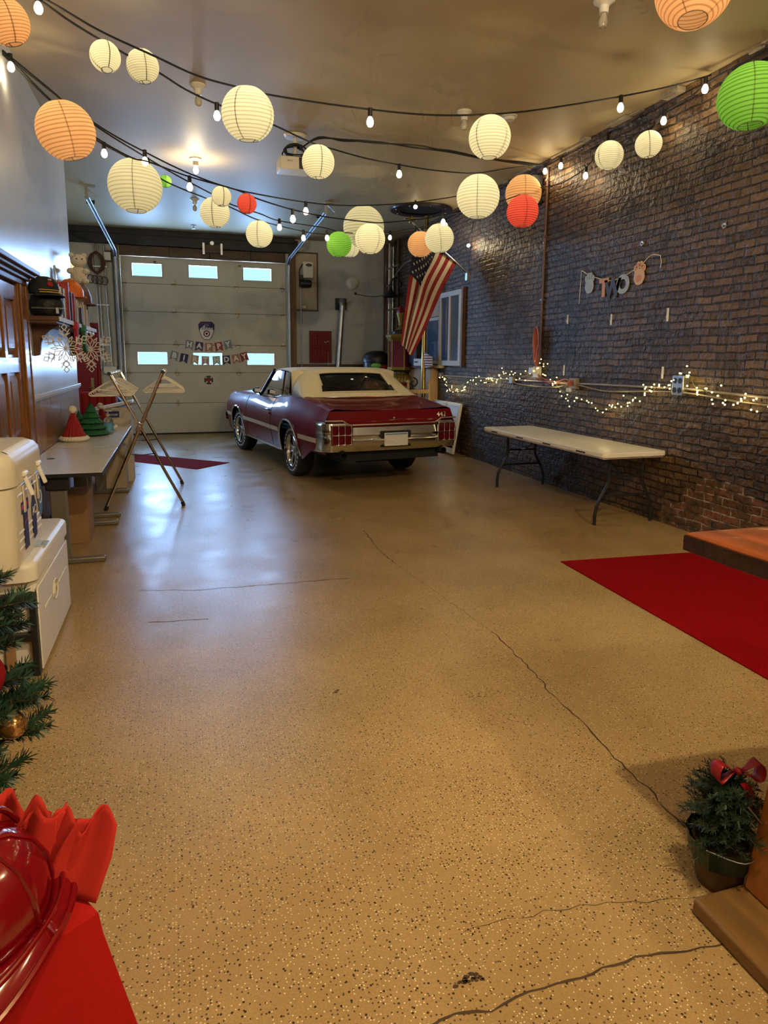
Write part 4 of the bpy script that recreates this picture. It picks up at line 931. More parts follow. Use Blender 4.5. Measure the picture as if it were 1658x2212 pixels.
# ------------------------------------------------------------------ recess behind the left wall: red door, pipes, coil, boxes
d3 = thing('door_3', 'dark red door in the back left corner behind the snowflakes', 'door', (-1.78, YB - .05, 0)); d3['kind'] = 'structure'
obj('leaf', G().bb(-.45, .26, -.02, .03, .01, 2.22), m_red, d3, bevel=.006)
obj('frame', G().plate([-.52, .32], [0, 2.3], [(-.455, .265, -.1, 2.23)], .05, lambda a, b, h: (a, h, b)), m_red, d3, bevel=.006)
obj('door_handle', G().bb(.13, .19, -.035, -.02, .93, 1.2).cyl((.16, -.08, 1.12), (.16, -.03, 1.12), .025, n=14).tube([(.16, -.03, 1.0), (.16, -.075, 1.0), (.06, -.075, 1.0)], .01, 8), m_brass, d3)
t = thing('electrical_conduit', 'grey metal pipes running down the cream wall left of the garage door', 'pipe', (-1.4, YB - .03, 1.3))
for x, z1, xx in ((-.06, 2.75, 0), (.0, 2.7, 0), (.12, 2.6, .03)): obj('pipe', G().tube([(x, 0, z1), (x + .01, 0, 1.6), (x + .02 + xx, 0, .06)], .014, 8), m_steel, t)
for z in (.55, 1.35, 2.1): obj('pipe_strap', G().bb(-.1, .17, -.018, .0, z, z + .025), m_steel, t)
t = thing('junction_box', 'small pale square box high above the cable coil', 'electrical box', (-1.46, YB - .05, 4.07)); obj('box', G().box((0, 0, 0), (.14, .08, .14)), m_cream, t, bevel=.006); obj('cover_screw', G().cyl((0, -.05, 0), (0, -.04, 0), .01, n=8), m_steel, t)
t = thing('junction_box', 'white control box beside the brown cable coil', 'electrical box', (-1.215, YB - .03, 3.62)); obj('box', G().box((0, 0, 0), (.13, .05, .16)), m_whitep, t, bevel=.006); obj('backboard', G().box((.06, .02, 0), (.26, .02, .22)), m_oldwood, t)
t = thing('junction_box', 'low grey metal box at the foot of the pipes on the cream wall', 'electrical box', (-1.27, YB - .05, 1.36)); obj('box', G().box((0, 0, 0), (.26, .1, .16)), m_steel, t, bevel=.008); obj('cover_plate', G().box((0, -.053, .0), (.22, .008, .12)), m_cream, t, bevel=.003)
m_bcab = M('brown_cable', (.10, .04, .02), .6)
t = thing('cable_coil', 'coil of brown extension cable hung on the cream wall', 'cable', (-1.42, YB - .05, 3.42)); g = G(); q = random.Random(8)
for i in range(7):
    ph = q.uniform(0, 6); rx, rz = q.uniform(.09, .16), q.uniform(.17, .24)
    g.tube([(rx * cos(a), -.02 * i * .4 + .01 * sin(2 * a + ph), rz * sin(a) + .06) for a in [2 * pi * k / 24 for k in range(24)]], .012, 6, closed=True)
for i in range(4): g.tube([(-.12 + .085 * i + .06 * cos(a), -.05, -.26 + .08 * sin(a) - .01 * i) for a in [2 * pi * k / 16 for k in range(16)]], .010, 6, closed=True)
obj('cable', g, m_bcab, t); obj('hook', G().cyl((0, .04, .27), (0, -.08, .29), .012), m_steel, t)

# ------------------------------------------------------------------ desks
m_lam = M('white_laminate', (.68, .65, .58), .26); m_legm = M('grey_leg_metal', (.17, .155, .13), .42, .35)
def desk(y0, y1, legs, lab):
    t = thing('desk', lab, 'desk', (-.895, (y0 + y1) / 2, 0), 0, 'white desks along the left wall'); yc = (y0 + y1) / 2
    dt = obj('desk_top', G().bb(-.315, .315, y0 - yc, y1 - yc, .712, .74), m_lam, t, bevel=.004); obj('edge_band', G().bb(.314, .320, y0 - yc, y1 - yc, .710, .7385).bb(-.315, .32, y0 - yc - .006, y0 - yc, .71, .7385), m_black, dt)
    obj('grommet', G().lathe([(.001, .001), (.032, .002), (.036, 0)], 18, (-.18, y0 - yc + .85, .74)), m_black, dt)
    for ly in legs:
        yy = ly - yc
        lg = obj('leg', G().bb(-.075, .045, yy - .028, yy + .028, .03, .64), m_legm, t, bevel=.008); obj('foot', G().bb(-.29, .30, yy - .03, yy + .03, .0, .045), m_legm, lg, bevel=.01); obj('lift_housing', G().bb(-.10, .07, yy - .05, yy + .05, .60, .712).bb(-.13, -.05, yy - .04, yy + .04, .64, .705), m_black, lg, bevel=.012)
    obj('rail', G().bb(-.2, -.14, legs[0] - yc, legs[-1] - yc, .66, .71), m_black, t)
desk(5.53, 7.09, (5.62, 6.87), 'nearer white desk, bare except for its cable hole, behind the coolers')
desk(7.11, 9.22, (7.2, 8.52), 'farther white desk holding the paper Santa hats and tree')
t = thing('cardboard_box', 'plain cardboard box on the floor under the nearer desk', 'box', (-.90, 6.36, 0)); obj('body', G().bb(-.16, .12, -.15, .2, 0, .44), m_card, t, bevel=.004); obj('flap', G().bb(-.16, .12, -.15, .02, .44, .446).bb(-.16, .12, .03, .2, .44, .446), m_card, t)
t = thing('cardboard_box', 'pale carton on the floor under the far end of the farther desk', 'box', (-.80, 8.9, 0)); obj('body', G().bb(-.2, .16, -.1, .25, 0, .52), M('pale_carton', (.42, .34, .24), .8), t, bevel=.004); obj('tape', G().bb(-.02, .03, -.1, .25, .52, .522), m_cream, t)
t = thing('document_box', 'white paper box standing behind the bottle at the far end of the desk', 'box', (-.80, 9.42, .0)); obj('body', G().bb(-.22, .22, -.15, .15, 0, .98), M('white_carton', (.55, .50, .42), .7), t, bevel=.004)
t2 = obj('lid', G().box((0, -.01, 1.0), (.5, .36, .03), Matrix.Rotation(R(-12), 3, 'Y')), m_white, t, bevel=.005); obj('print_band', G().bb(-.12, .08, -.152, -.15, .85, .93), m_navy, t); text('lettering', 'Crayton', .05, m_paper, t, mat3((1, 0, 0), (0, 0, 1), (-.02, -.1525, .89)), .0005)
t = thing('storage_bin', 'red ribbed bin on the floor in front of the red door', 'bin', (-1.30, 12.6, 0)); obj('body', G().bb(-.3, .3, -.25, .25, 0, 1.02), M('bright_red', (.22, .005, .006), .5, spec=.2), t, bevel=.02)
for i in range(5): obj('rib', G().bb(-.24 + .12 * i - .012, -.24 + .12 * i + .012, -.262, -.25, .1, .98), m_dred, t, bevel=.003)
t = thing('rolled_tarp', 'dark rumpled bag in the corner left of the garage door', 'bag', (-1.12, 13.6, 0)); obj('bag', G().ball((0, 0, .45), .22, 18, 14, (1, .9, 2.05)), m_stand, t)
# ---- honeycomb paper decorations
m_hat = M('red_tissue', (.30, .012, .016), .8, sheen=.2); m_fluff = M('white_tissue', (.76, .70, .58), .9)
def santa(x, y, lab, k=1.0, lean=0):
    t = thing('paper_santa_hat', lab, 'decoration', (x, y, .741), 0, 'honeycomb paper decorations on the desk'); t.rotation_euler = (0, lean, .4)
    fl_ = lambda a, z: .10 * abs(sin(9 * a)) - .05
    obj('cone', G().lathe([(.118 * k, .045 * k), (.092 * k, .10 * k), (.06 * k, .19 * k), (.03 * k, .27 * k), (.012 * k, .315 * k), (.001, .317 * k)], 72, flute=fl_), m_hat, t)
    obj('brim', G().lathe([(.001, .0), (.115 * k, .0), (.142 * k, .018 * k), (.147 * k, .034 * k), (.13 * k, .053 * k), (.09 * k, .057 * k)], 90, flute=lambda a, z: .05 * abs(sin(15 * a))), m_fluff, t)
    obj('pompom', G().ball((0, 0, .335 * k), .042 * k, 40, 12), m_fluff, t)
santa(-1.055, 7.68, 'red paper Santa hat with white brim, nearer one, on the desk', 1.0)
santa(-.83, 8.66, 'red paper Santa hat tilted behind the green paper tree', .92, R(-10))
t = thing('paper_christmas_tree', 'dark green tiered paper Christmas tree on the desk beside the Santa hat', 'decoration', (-.94, 8.22, .741)); g = G(); prof = [(.001, .0), (.17, .012)]
for i in range(5):
    r0_, z0_ = .185 * (1 - .17 * i), .02 + .062 * i; prof += [(r0_, z0_), (r0_ * .80, z0_ + .03), (r0_ * .52, z0_ + .058)]
prof += [(.02, .345), (.001, .37)]
obj('tree', g.lathe(prof, 72, flute=lambda a, z: .07 * abs(sin(8 * a))), m_green, t); obj('base', G().lathe([(.001, 0), (.10, 0), (.1, .012), (.001, .012)], 24), m_green, t)
t = thing('paper_christmas_tree', 'smaller green paper tree half hidden behind the bigger one', 'decoration', (-1.09, 8.42, .741)); obj('tree', G().lathe([(.001, 0)] + sum([[(.15 * (1 - .2 * i), .02 + .05 * i), (.08 * (1 - .2 * i), .06 + .05 * i)] for i in range(4)], []) + [(.001, .27)], 60, flute=lambda a, z: .07 * abs(sin(8 * a))), m_green, t); obj('base', G().lathe([(.001, 0), (.08, 0), (.08, .01), (.001, .01)], 20), m_green, t)
m_clear = M('clear_plastic', (.75, .85, .88), .08, trans=.75, ior=1.3); m_lbl = M('blue_label', (.12, .36, .55), .4)
t = thing('sanitiser_bottle', 'clear pump bottle of hand gel with a blue label on the desk', 'bottle', (-.775, 8.36, .741))
obj('bottle', G().lathe([(.001, 0), (.052, 0), (.055, .01), (.055, .155), (.04, .18), (.018, .19), (.018, .2)], 24), m_clear, t); obj('label', G().lathe([(.0565, .03), (.0565, .125)], 24), m_lbl, t)
obj('pump', G().cyl((0, 0, .2), (0, 0, .225), .018).cyl((0, 0, .22), (0, 0, .26), .006).box((.015, -.01, .265), (.06, .02, .014)), m_whitep, t)

# ------------------------------------------------------------------ folding clothes rack with hangers
t = thing('clothes_rack', 'folding chrome rack with crossed legs standing beside the desk', 'clothes rack', (-.395, 8.22, 0))
m_tubec = M('rack_chrome', (.62, .54, .46), .18, 1.0)
for yy in (-.67, .67):
    for (a, b) in (((-.265, 1.455), (.425, .0)), ((.265, 1.475), (-.375, .0))):
        L_ = obj('leg', G().tube([(a[0], yy, a[1]), (b[0], yy + (.02 if a[0] < 0 else -.02), b[1] + .02)], .0165, 10), m_tubec, t)
        obj('foot_cap', G().tube([(b[0] - (b[0] - a[0]) * .02, yy + (.02 if a[0] < 0 else -.02), .045), (b[0], yy + (.02 if a[0] < 0 else -.02), 0)], .021, 10), m_black, L_)
    obj('joint', G().cyl((0, yy - .035, .885), (0, yy + .035, .885), .022).box((0, yy, .885), (.05, .05, .10), Matrix.Rotation(R(25), 3, 'Y')), m_tubec, t, bevel=.005)
    obj('stop_chain', G().tube(smoothpts([(-.10, yy, .60), (0, yy, .585), (.155, yy, .60)], 4), .006, 6), m_black, t)
for x, z in ((-.265, 1.455), (.265, 1.475)):
    rb = obj('hanging_bar', G().cyl((x, -.72, z), (x, .72, z), .0165), m_tubec, t)
    for s in (-1, 1): obj('end_cap', G().cyl((x, s * .72, z), (x, s * .735, z), .02), m_black, rb)
def hanger_mesh():
    g = G(); r = .0065
    g.tube(smoothpts([(.0, 0, -.075), (-.06, 0, -.10), (-.19, 0, -.185), (-.215, 0, -.205), (-.205, 0, -.225), (-.17, 0, -.228), (0, 0, -.228), (.17, 0, -.228), (.205, 0, -.225), (.215, 0, -.205), (.19, 0, -.185), (.06, 0, -.10), (0, 0, -.075)], 3), r, 7)
    g.tube(smoothpts([(-.14, 0, -.152), (-.13, 0, -.165), (0, 0, -.168), (.13, 0, -.165), (.14, 0, -.152)], 2), r * .8, 6)
    return g
hk = G().tube([(0, 0, -.08), (0, 0, -.035), (.012, 0, -.028)] + [(.0235 * cos(a), 0, .0235 * sin(a) + .0) for a in [-1.0 + 3.9 * i / 12 for i in range(13)]], .0035, 6)
h0 = thing('coat_hanger', 'white plastic hanger on the left bar of the chrome rack', 'hanger', (-.66, 7.62, 1.448), R(8), 'hangers on the left bar of the rack')
obj('frame', hanger_mesh(), m_whitep, h0); obj('hook', hk, m_whitep, h0)
q = random.Random(4)
for i in range(6): dup(h0, (-.66, 7.80 + .20 * i + q.uniform(-.03, .03), 1.448), R(q.uniform(2, 16) + 3 * i))
for i in range(6): dup(h0, (-.13, 7.85 + .19 * i + q.uniform(-.03, .03), 1.468), R(q.uniform(-8, 14) + 3 * i), 'white plastic hanger on the right bar of the chrome rack', 'hangers on the right bar of the rack')

# ------------------------------------------------------------------ two coolers
m_cool = M('aged_white_plastic', (.66, .60, .47), .36, noise=(5, .08)); m_coolw = M('white_cooler_plastic', (.70, .66, .57), .33)
def rbox(x0, x1, y0, y1, z0, z1, r, n=6, taper=0.0, top=.03):
    """upright rounded box with softened top edge"""
    def loop(z, ins):
        pts = []
        for (cx_, cy_, a0) in ((x1 - r, y1 - r, 0), (x0 + r, y1 - r, pi / 2), (x0 + r, y0 + r, pi), (x1 - r, y0 + r, 1.5 * pi)):
            for i in range(n + 1):
                a = a0 + pi / 2 * i / n; pts.append((cx_ + (r - ins) * cos(a), cy_ + (r - ins) * sin(a), z))
        return pts
    g = G(); lv = [(z0, taper), (z1 - top, 0), (z1 - top * .6, top * .08), (z1 - top * .25, top * .35), (z1, top)]
    for z, i_ in lv: g.v += loop(z, i_)
    k = 4 * (n + 1)
    for L_ in range(len(lv) - 1): g.f += [(L_ * k + i, L_ * k + (i + 1) % k, (L_ + 1) * k + (i + 1) % k, (L_ + 1) * k + i) for i in range(k)]
    g.f.append(tuple(range((len(lv) - 1) * k, len(lv) * k))); g.f.append(tuple(range(k - 1, -1, -1))); return g
t = thing('cooler', 'large white chest cooler on the floor, underneath the smaller sticker covered one', 'cooler', (-.96, 4.12, 0))
obj('body', rbox(-.235, .235, -.48, .49, .06, .50, .04, taper=.0, top=.012), m_coolw, t)
obj('lid', rbox(-.25, .25, -.53, .52, .505, .60, .07, top=.03), m_coolw, t)
obj('front_panel', G().bb(.235, .245, -.49, .47, .02, .46), m_coolw, t, bevel=.006)
for a, b in ((-.36, -.16), (.08, .36)): obj('moulded_rib', G().bb(.245, .252, a, b, .30, .315), m_coolw, t, bevel=.003)
obj('emblem', G().tube([(.247, -.03 + .075 * cos(a), .30 + .055 * sin(a)) for a in [2 * pi * i / 24 for i in range(24)]], .004, 6, closed=True).tube([(.247, -.08, .285), (.247, -.03, .33), (.247, .02, .275)], .004, 6), m_coolw, t)
ef = obj('end_frame', G().plate([-.24, .236], [.0, .44], [(-.19, -.03, .03, .40), (-.0, .205, .03, .19), (-.0, .205, .23, .40)], .05, lambda a, b, h: (a, -.53 + h, b)), m_black, t, bevel=.006)
for x in (.08,):
    for z0, z1 in ((.035, .185), (.235, .395)): obj('slat', G().bb(x, x + .045, -.515, -.50, z0, z1), m_card, ef, bevel=.003)
obj('axle_foot', G().bb(-.2, .24, .44, .50, 0, .09), m_black, t, bevel=.01)
obj('label', G().box((.205, -.14, .603), (.075, .12, .006), Matrix.Rotation(R(6), 3, 'Y')), M('label_grey', (.36, .42, .48), .3), t, bevel=.002)
lt = obj('label_text', G().bb(.185, .188, -.18, -.10, .6065, .6072).bb(.20, .203, -.18, -.12, .605, .6062).bb(.214, .217, -.18, -.11, .6035, .605), m_navy, t, smooth=0)
t = thing('cooler', 'smaller white cooler covered in stickers, standing on top of the larger cooler', 'cooler', (-1.0, 3.86, .602))
obj('body', rbox(-.225, .235, -.40, .38, 0, .40, .10, taper=.008, top=.01), m_cool, t)
obj('lid', rbox(-.235, .245, -.415, .39, .405, .575, .11, top=.075), m_cool, t)
for z, w in ((.388, .236), (.345, .236), (.155, .233), (.115, .232), (.075, .231)):
    obj('moulded_rib', G().tube([(w - .004, -.27 + .54 * i / 8, z) for i in range(9)], .007, 6), m_cool, t)
obj('side_handle', G().ball((-.02, -.40, .115), .10, 18, 10, (1.0, .22, .30)), m_cool, t)
for y in (-.15, .20):
    lt = obj('latch', G().box((.262, y, .385), (.018, .03, .12), Matrix.Rotation(R(-18), 3, 'Y')).cyl((.25, y - .03, .44), (.25, y + .03, .44), .014, n=10), m_whitep, t, bevel=.004); obj('latch_keeper', G().bb(.236, .243, y - .02, y + .02, .24, .38), m_cool, lt, bevel=.003)
m_pink = M('pink_print', (.50, .05, .12), .5); m_sblue = M('sticker_blue', (.06, .16, .34), .45)
def sticker(lab, y, z, poly, mm, extra=()):
    s = obj('sticker', G().prism(poly, .0012, lambda a, b, h: (.2352 + h, y + a, z + b)), mm, t, smooth=0, label=lab)
    return s
s1 = sticker('dark blue sticker shaped like a shirt with pink letters', -.13, .21, [(-.08, .09), (.08, .09), (.08, .03), (.045, .03), (.045, -.16), (-.045, -.16), (-.045, .03), (-.08, .03)], m_navy)
text('lettering', 'BIG DERIC', .035, m_pink, s1, mat3((0, 1, 0), (0, 0, 1), (.2368, -.13, .272)), .0006, .001)
obj('print', G().prism([(-.03, -.02), (.03, 0), (.03, .006), (-.03, -.014)], .001, lambda a, b, h: (.2366 + h, -.13 + a, .20 + b)), m_pink, s1, smooth=0)
s2 = sticker('dark blue star and letter sticker', .08, .19, [(0, .18), (.04, .13), (.02, .09), (.055, .04), (.04, -.13), (-.04, -.14), (-.055, .04), (-.02, .09), (-.04, .13)], m_navy)
text('lettering', 'AC', .07, m_paper, s2, mat3((0, 1, 0), (0, 0, 1), (.2368, .08, .20)), .0006)
s3 = sticker('pale blue round sticker', .26, .24, [(.055 * cos(2 * pi * i / 20), .11 * sin(2 * pi * i / 20)) for i in range(20)], m_sblue)
obj('print', G().lathe([(.03, 0), (.04, .001)], 20).xf(Matrix.Translation((.2364, .26, .24)) @ Matrix.Rotation(pi / 2, 4, 'Y')), m_paper, s3)
fs = obj('sticker', G().bb(-.12, .10, -.20, .22, .5752, .5760), M('flag_sticker_white', (.66, .62, .52), .5), t, smooth=0, label='red striped sticker on the lid')
g = G()
for i in range(6): g.bb(-.105 + .034 * i, -.088 + .034 * i, -.18, .20 - (.06 if i % 2 else 0), .5760, .5766)
obj('stripes', g, M('sticker_red', (.42, .05, .03), .5), fs, smooth=0)
obj('ruler_label', G().grid(lambda u, v: (.172 + .066 * sin(.25 + v * .9), -.30 + .52 * u, .5775 - .078 * (1 - cos(.25 + v * .9))), 10, 6), m_white, t)
# ------------------------------------------------------------------ garage door decorations
m_letter = M('white_letter', (.80, .78, .70), .6)
m_fl = {'s': M('slate_card', (.22, .25, .27), .7), 'n': m_navy, 'o': M('rust_card', (.42, .20, .12), .7), 'r': M('brick_red_card', (.30, .05, .04), .7), 'k': M('tan_card', (.50, .33, .20), .7), 'p': M('pink_card', (.55, .32, .28), .7), 't': M('sage_card', (.38, .48, .42), .7)}
YP = YB + .0175
def bunting(word, lab, xs, zs, cols):
    t = thing('banner', lab, 'banner', (xs[0], YP, zs[0]), 0, 'birthday banners on the garage door')
    o = Vector((xs[0], YP, zs[0])); n = len(word); w, h = .078, .20
    obj('string', G().tube(smoothpts([(x - o.x, .0, z - o.z + .09) for x, z in zip(xs, zs)], 3), .003, 5), m_paper, t)
    for i, (x, z) in enumerate(zip(xs, zs)):
        sl = (zs[min(i + 1, n - 1)] - zs[max(i - 1, 0)]) / (xs[min(i + 1, n - 1)] - xs[max(i - 1, 0)]); a = math.atan(sl) * 1.1
        ro = lambda p, q: (x - o.x + p * cos(a) - q * sin(a), z - o.z + p * sin(a) + q * cos(a))
        f = obj('pennant', G().prism([(-w, h / 2), (w, h / 2), (w, -h / 2), (0, -h / 2 + .055), (-w, -h / 2)], .003, lambda p, q, hh: (ro(p, q)[0], -.006 + hh, ro(p, q)[1])), m_fl[cols[i]], t, smooth=0)
        c = ro(0, .012); text('lettering', word[i], .15, m_letter, f, mat3((cos(a), 0, sin(a)), (-sin(a), 0, cos(a)), (c[0], -.008, c[1])), .001, .006)
bunting('HAPPY', 'upper banner spelling HAPPY on pennants across the garage door', [.30, .50, .70, .91, 1.10], [1.885, 1.855, 1.835, 1.855, 1.895], 'snoro' [:4] + 's')
bunting('BIRTHDAY', 'lower banner spelling BIRTHDAY on pennants across a lit door window', [-.015, .18, .40, .62, .85, 1.06, 1.265, 1.44], [1.655, 1.605, 1.575, 1.555, 1.56, 1.575, 1.60, 1.645], 'snkptnor')
t = thing('emblem', 'blue and white shield shaped crest above the birthday banner', 'emblem', (.665, YP, 2.19), 0)
sh = [(-.115, .19), (.115, .19), (.168, .13), (.155, .0), (.10, -.14), (.055, -.19), (-.055, -.19), (-.10, -.14), (-.155, .0), (-.168, .13)]
obj('border', G().prism(sh, .004, lambda a, b, h: (a, -.004 + h, b)), m_dred, t, smooth=0)
obj('lower_field', G().prism([(a * .92, b * .94) for a, b in sh], .003, lambda a, b, h: (a, -.006 + h, b)), m_paper, t, smooth=0)
up = [(a * .92, b * .94) for a, b in sh if b > -.01]
obj('upper_field', G().prism([(-.147, .02), (.147, .02), (.155, .122), (.106, .178), (-.106, .178), (-.155, .122)], .003, lambda a, b, h: (a, -.008 + h, b)), m_navy, t, smooth=0)
g = G()
for x, w, h in ((-.12, .02, .03), (-.095, .02, .05), (-.062, .022, .085), (-.035, .016, .085), (-.01, .014, .045), (.012, .016, .06), (.04, .02, .04), (.065, .014, .055), (.09, .02, .035), (.115, .016, .05)): g.bb(x - w / 2, x + w / 2, -.0095, -.007, .015, .02 + h)
obj('skyline', g, m_paper, t, smooth=0)
obj('ring', G().lathe([(.05, -.010), (.068, -.0105), (.068, -.006), (.05, -.006)], 28, (0, 0, -.06), 'y'), m_dred, t); obj('disc', G().lathe([(.001, -.010), (.022, -.010), (.022, -.006)], 20, (0, 0, -.06), 'y'), m_dred, t)
text('lettering', 'FIRE DEPARTMENT', .022, m_fl['o'], t, mat3((1, 0, 0), (0, 0, 1), (0, -.009, .155)), .0005); text('lettering', 'CITY OF', .022, m_paper, t, mat3((1, 0, 0), (0, 0, 1), (0, -.009, .132)), .0005); text('lettering', 'NEW YORK', .022, m_paper, t, mat3((1, 0, 0), (0, 0, 1), (0, -.009, .108)), .0005)
t = thing('poster', 'small pale sheet with a round fire badge under the birthday banner', 'poster', (.675, YP, 1.15), 0)
obj('sheet', G().bb(-.22, .22, -.003, 0, -.15, .15), M('poster_paper', (.60, .56, .47), .7), t, smooth=0)
oc = [(.1 * cos(a), .1 * sin(a)) for a in [pi / 8 + pi / 4 * i for i in range(8)]]
bd = obj('badge', G().prism(oc, .002, lambda a, b, h: (a, -.0055 + h, b)), m_black, t, smooth=0)
g = G()
for a in (45, -45): g.box((0, -.0065, 0), (.17, .002, .022), Matrix.Rotation(R(a), 3, 'Y'))
obj('cross', g, m_paper, bd, smooth=0)
hp = [(.0, -.06)] + [(.062 * sin(s), .012 + .05 * max(cos(s), 0) ** .5 * (1 if s else .75) - .02 * max(-cos(s), 0)) for s in [x * pi / 12 for x in range(8, -9, -1)]]
obj('heart', G().prism([(-.055, .02), (-.045, .042), (-.02, .045), (0, .028), (.02, .045), (.045, .042), (.055, .02), (.035, -.02), (0, -.06), (-.035, -.02)], .002, lambda a, b, h: (a, -.009 + h, b)), m_red, bd, smooth=0)

# ------------------------------------------------------------------ back wall right of the garage door
t = thing('door_opener', 'grey motor of the garage door on a framed pale board', 'door opener', (2.81, YB - .02, 2.69), 0)
obj('board', G().bb(-.25, .24, -.0, .02, 0, 1.19), M('pale_board', (.56, .47, .34), .6, noise=(4, .2), stretch=(5, 5, .5)), t)
obj('frame', G().plate([-.29, .265], [-.03, 1.22], [(-.27, .235, 0, 1.19)], .03, lambda a, b, h: (a, h - .012, b)), m_oldwood, t, bevel=.003)
cb = obj('control_box', G().bb(-.09, .13, -.16, -.01, .66, 1.0), m_whitep, t, bevel=.012); obj('badge', G().lathe([(.001, 0), (.07, 0), (.07, .004)], 20).xf(Matrix.Translation((.03, -.165, .93)) @ Matrix.Diagonal((1, 1, .45, 1)) @ Matrix.Rotation(pi / 2, 4, 'X')), m_black, cb)
mo = obj('motor', G().lathe([(.001, -.14), (.075, -.14), (.085, -.12), (.085, .09), (.06, .11), (.001, .11)], 20, (-.02, -.12, .54), 'x').bb(-.16, -.07, -.15, -.01, .48, .72), m_black, t)
obj('shaft', G().cyl((-.18, -.1, .66), (-.05, -.1, .66), .02).cyl((.1, -.1, .60), (.18, -.1, .60), .016), m_steel, mo); obj('wiring', G().tube(smoothpts([(-.1, -.12, .95), (-.17, -.14, .8), (-.15, -.15, .6), (-.08, -.16, .55)], 5), .012, 6), m_cable, t)
obj('pull_chain', G().tube([(-.13, -.06, .5), (-.13, -.05, -.5), (-.12, -.04, -2.0)], .009, 6), m_steel, t)
obj('switch', G().bb(-.1, -.02, -.03, 0, .02, .08), m_cream, t, bevel=.004)
t = thing('wall_chart', 'red gridded chart board on the back wall behind the car', 'chart', (3.12, YB - .02, 1.88), 0)
obj('board', G().bb(-.24, .24, 0, .02, -.34, .34), m_red, t, smooth=0); obj('frame', G().plate([-.255, .255], [-.355, .355], [(-.235, .235, -.335, .335)], .03, lambda a, b, h: (a, -.01 + h, b)), m_dwood, t, bevel=.003)
g = G()
for i in range(7): g.bb(-.2 + .4 * i / 6 - .003, -.2 + .4 * i / 6 + .003, -.0025, 0, -.3, .3)
for i in range(10): g.bb(-.2, .2, -.003, 0, -.3 + .6 * i / 9 - .003, -.3 + .6 * i / 9 + .003)
obj('grid_lines', g, m_dark, t, smooth=0); obj('chalk_marks', G().tube([(.08, -.004, .12), (.12, -.004, .09), (.14, -.004, .13), (.2, -.004, .12)], .006, 5), m_paper, t)
t = thing('flue_pipe', 'silver flue duct rising to a black plate on the back wall', 'duct', (3.59, YB - .02, 2.83), 0)
obj('wall_plate', G().bb(-.13, .13, -.0, .015, -.13, .13), m_black, t, bevel=.004)
obj('pipe', G().tube(smoothpts([(0, 0, .05), (0, -.10, .045), (-.01, -.16, -.03), (-.02, -.17, -.2), (-.10, -.2, -1.2), (-.16, -.22, -2.2), (-.17, -.22, -2.81)], 5), .062, 18), m_galv, t)
obj('pipe_band', G().tube([(-.058, -.18, -.70), (-.062, -.181, -.74)], .066, 18), m_steel, t)
t = thing('wall_dome', 'round white dome on the grey back wall', 'alarm', (3.85, YB, 3.295), 0); obj('dome', G().lathe([(.135, 0), (.13, -.03), (.10, -.055), (.05, -.07), (.001, -.073)], 28, ax='y'), m_white, t); obj('rim', G().lathe([(.14, 0), (.145, -.012), (.135, -.02)], 28, ax='y'), m_whitep, t)
t = thing('wall_cable', 'thin dark wire across the back wall below the white dome', 'cable', (3.93, YB - .012, 3.05)); obj('wire', G().tube(smoothpts([(0, 0, .03), (.1, 0, -.0), (.4, 0, -.03), (.72, 0, .02)], 4), .006, 5), m_cable, t); obj('clip', G().bb(-.02, .02, -.012, .01, 0, .05), m_cable, t)
t = thing('corner_pipes', 'bundle of painted pipes running down the back right corner', 'pipe', (4.6, YB - .1, 1.3))
for i, (x, y, r, mm, z0, z1) in enumerate(((.06, .04, .028, M('rust_pipe', (.16, .045, .03), .5), -1.3, 2.86), (-.0, .05, .02, m_oldwood, -1.3, 2.86), (.05, -.12, .022, m_steel, .6, 2.86), (.05, -.25, .022, M('grey_pipe', (.38, .36, .32), .5), .3, 2.86), (.05, -.42, .024, m_steel, .8, 2.75), (.05, -.75, .03, M('brown_pipe', (.09, .06, .05), .5), -1.3, 2.86))):
    obj('pipe', G().tube(smoothpts([(x, y, z1), (x, y, (z0 + z1) / 2 + .3), (x, y + .02, z0)], 3), r, 10), mm, t)
for z in (0.2, 1.4, 2.3): obj('pipe_strap', G().bb(.02, .08, -.8, .08, z, z + .03), m_steel, t)
obj('loose_cable', G().tube(smoothpts([(.02, .0, 2.5), (-.02, -.1, 2.0), (-.05, -.5, 1.95), (.0, -1.2, 2.25), (.04, -1.9, 2.3)], 6), .014, 6), m_steel, t)
obj('meter_box', G().bb(-.03, .07, -.36, -.1, .35, .8), m_oldwood, t, bevel=.01)
t = thing('barn_lamp', 'black gooseneck barn lamp on the brick wall left of the flag', 'wall lamp', (XW, 13.85, 3.2), 0)
obj('wall_mount', G().cyl((0, 0, 0), (-.03, 0, 0), .05, n=16), m_black, t); obj('gooseneck', G().tube(smoothpts([(-.02, 0, 0), (-.06, 0, .10), (-.15, 0, .13), (-.23, 0, .06), (-.24, 0, -.08)], 5), .013, 8), m_black, t); obj('lamp_shade', G().lathe([(.03, -.06), (.045, -.13), (.16, -.25), (.17, -.27), (.155, -.262), (.04, -.15), (.02, -.08)], 26, (-.24, 0, 0)), m_black, t)

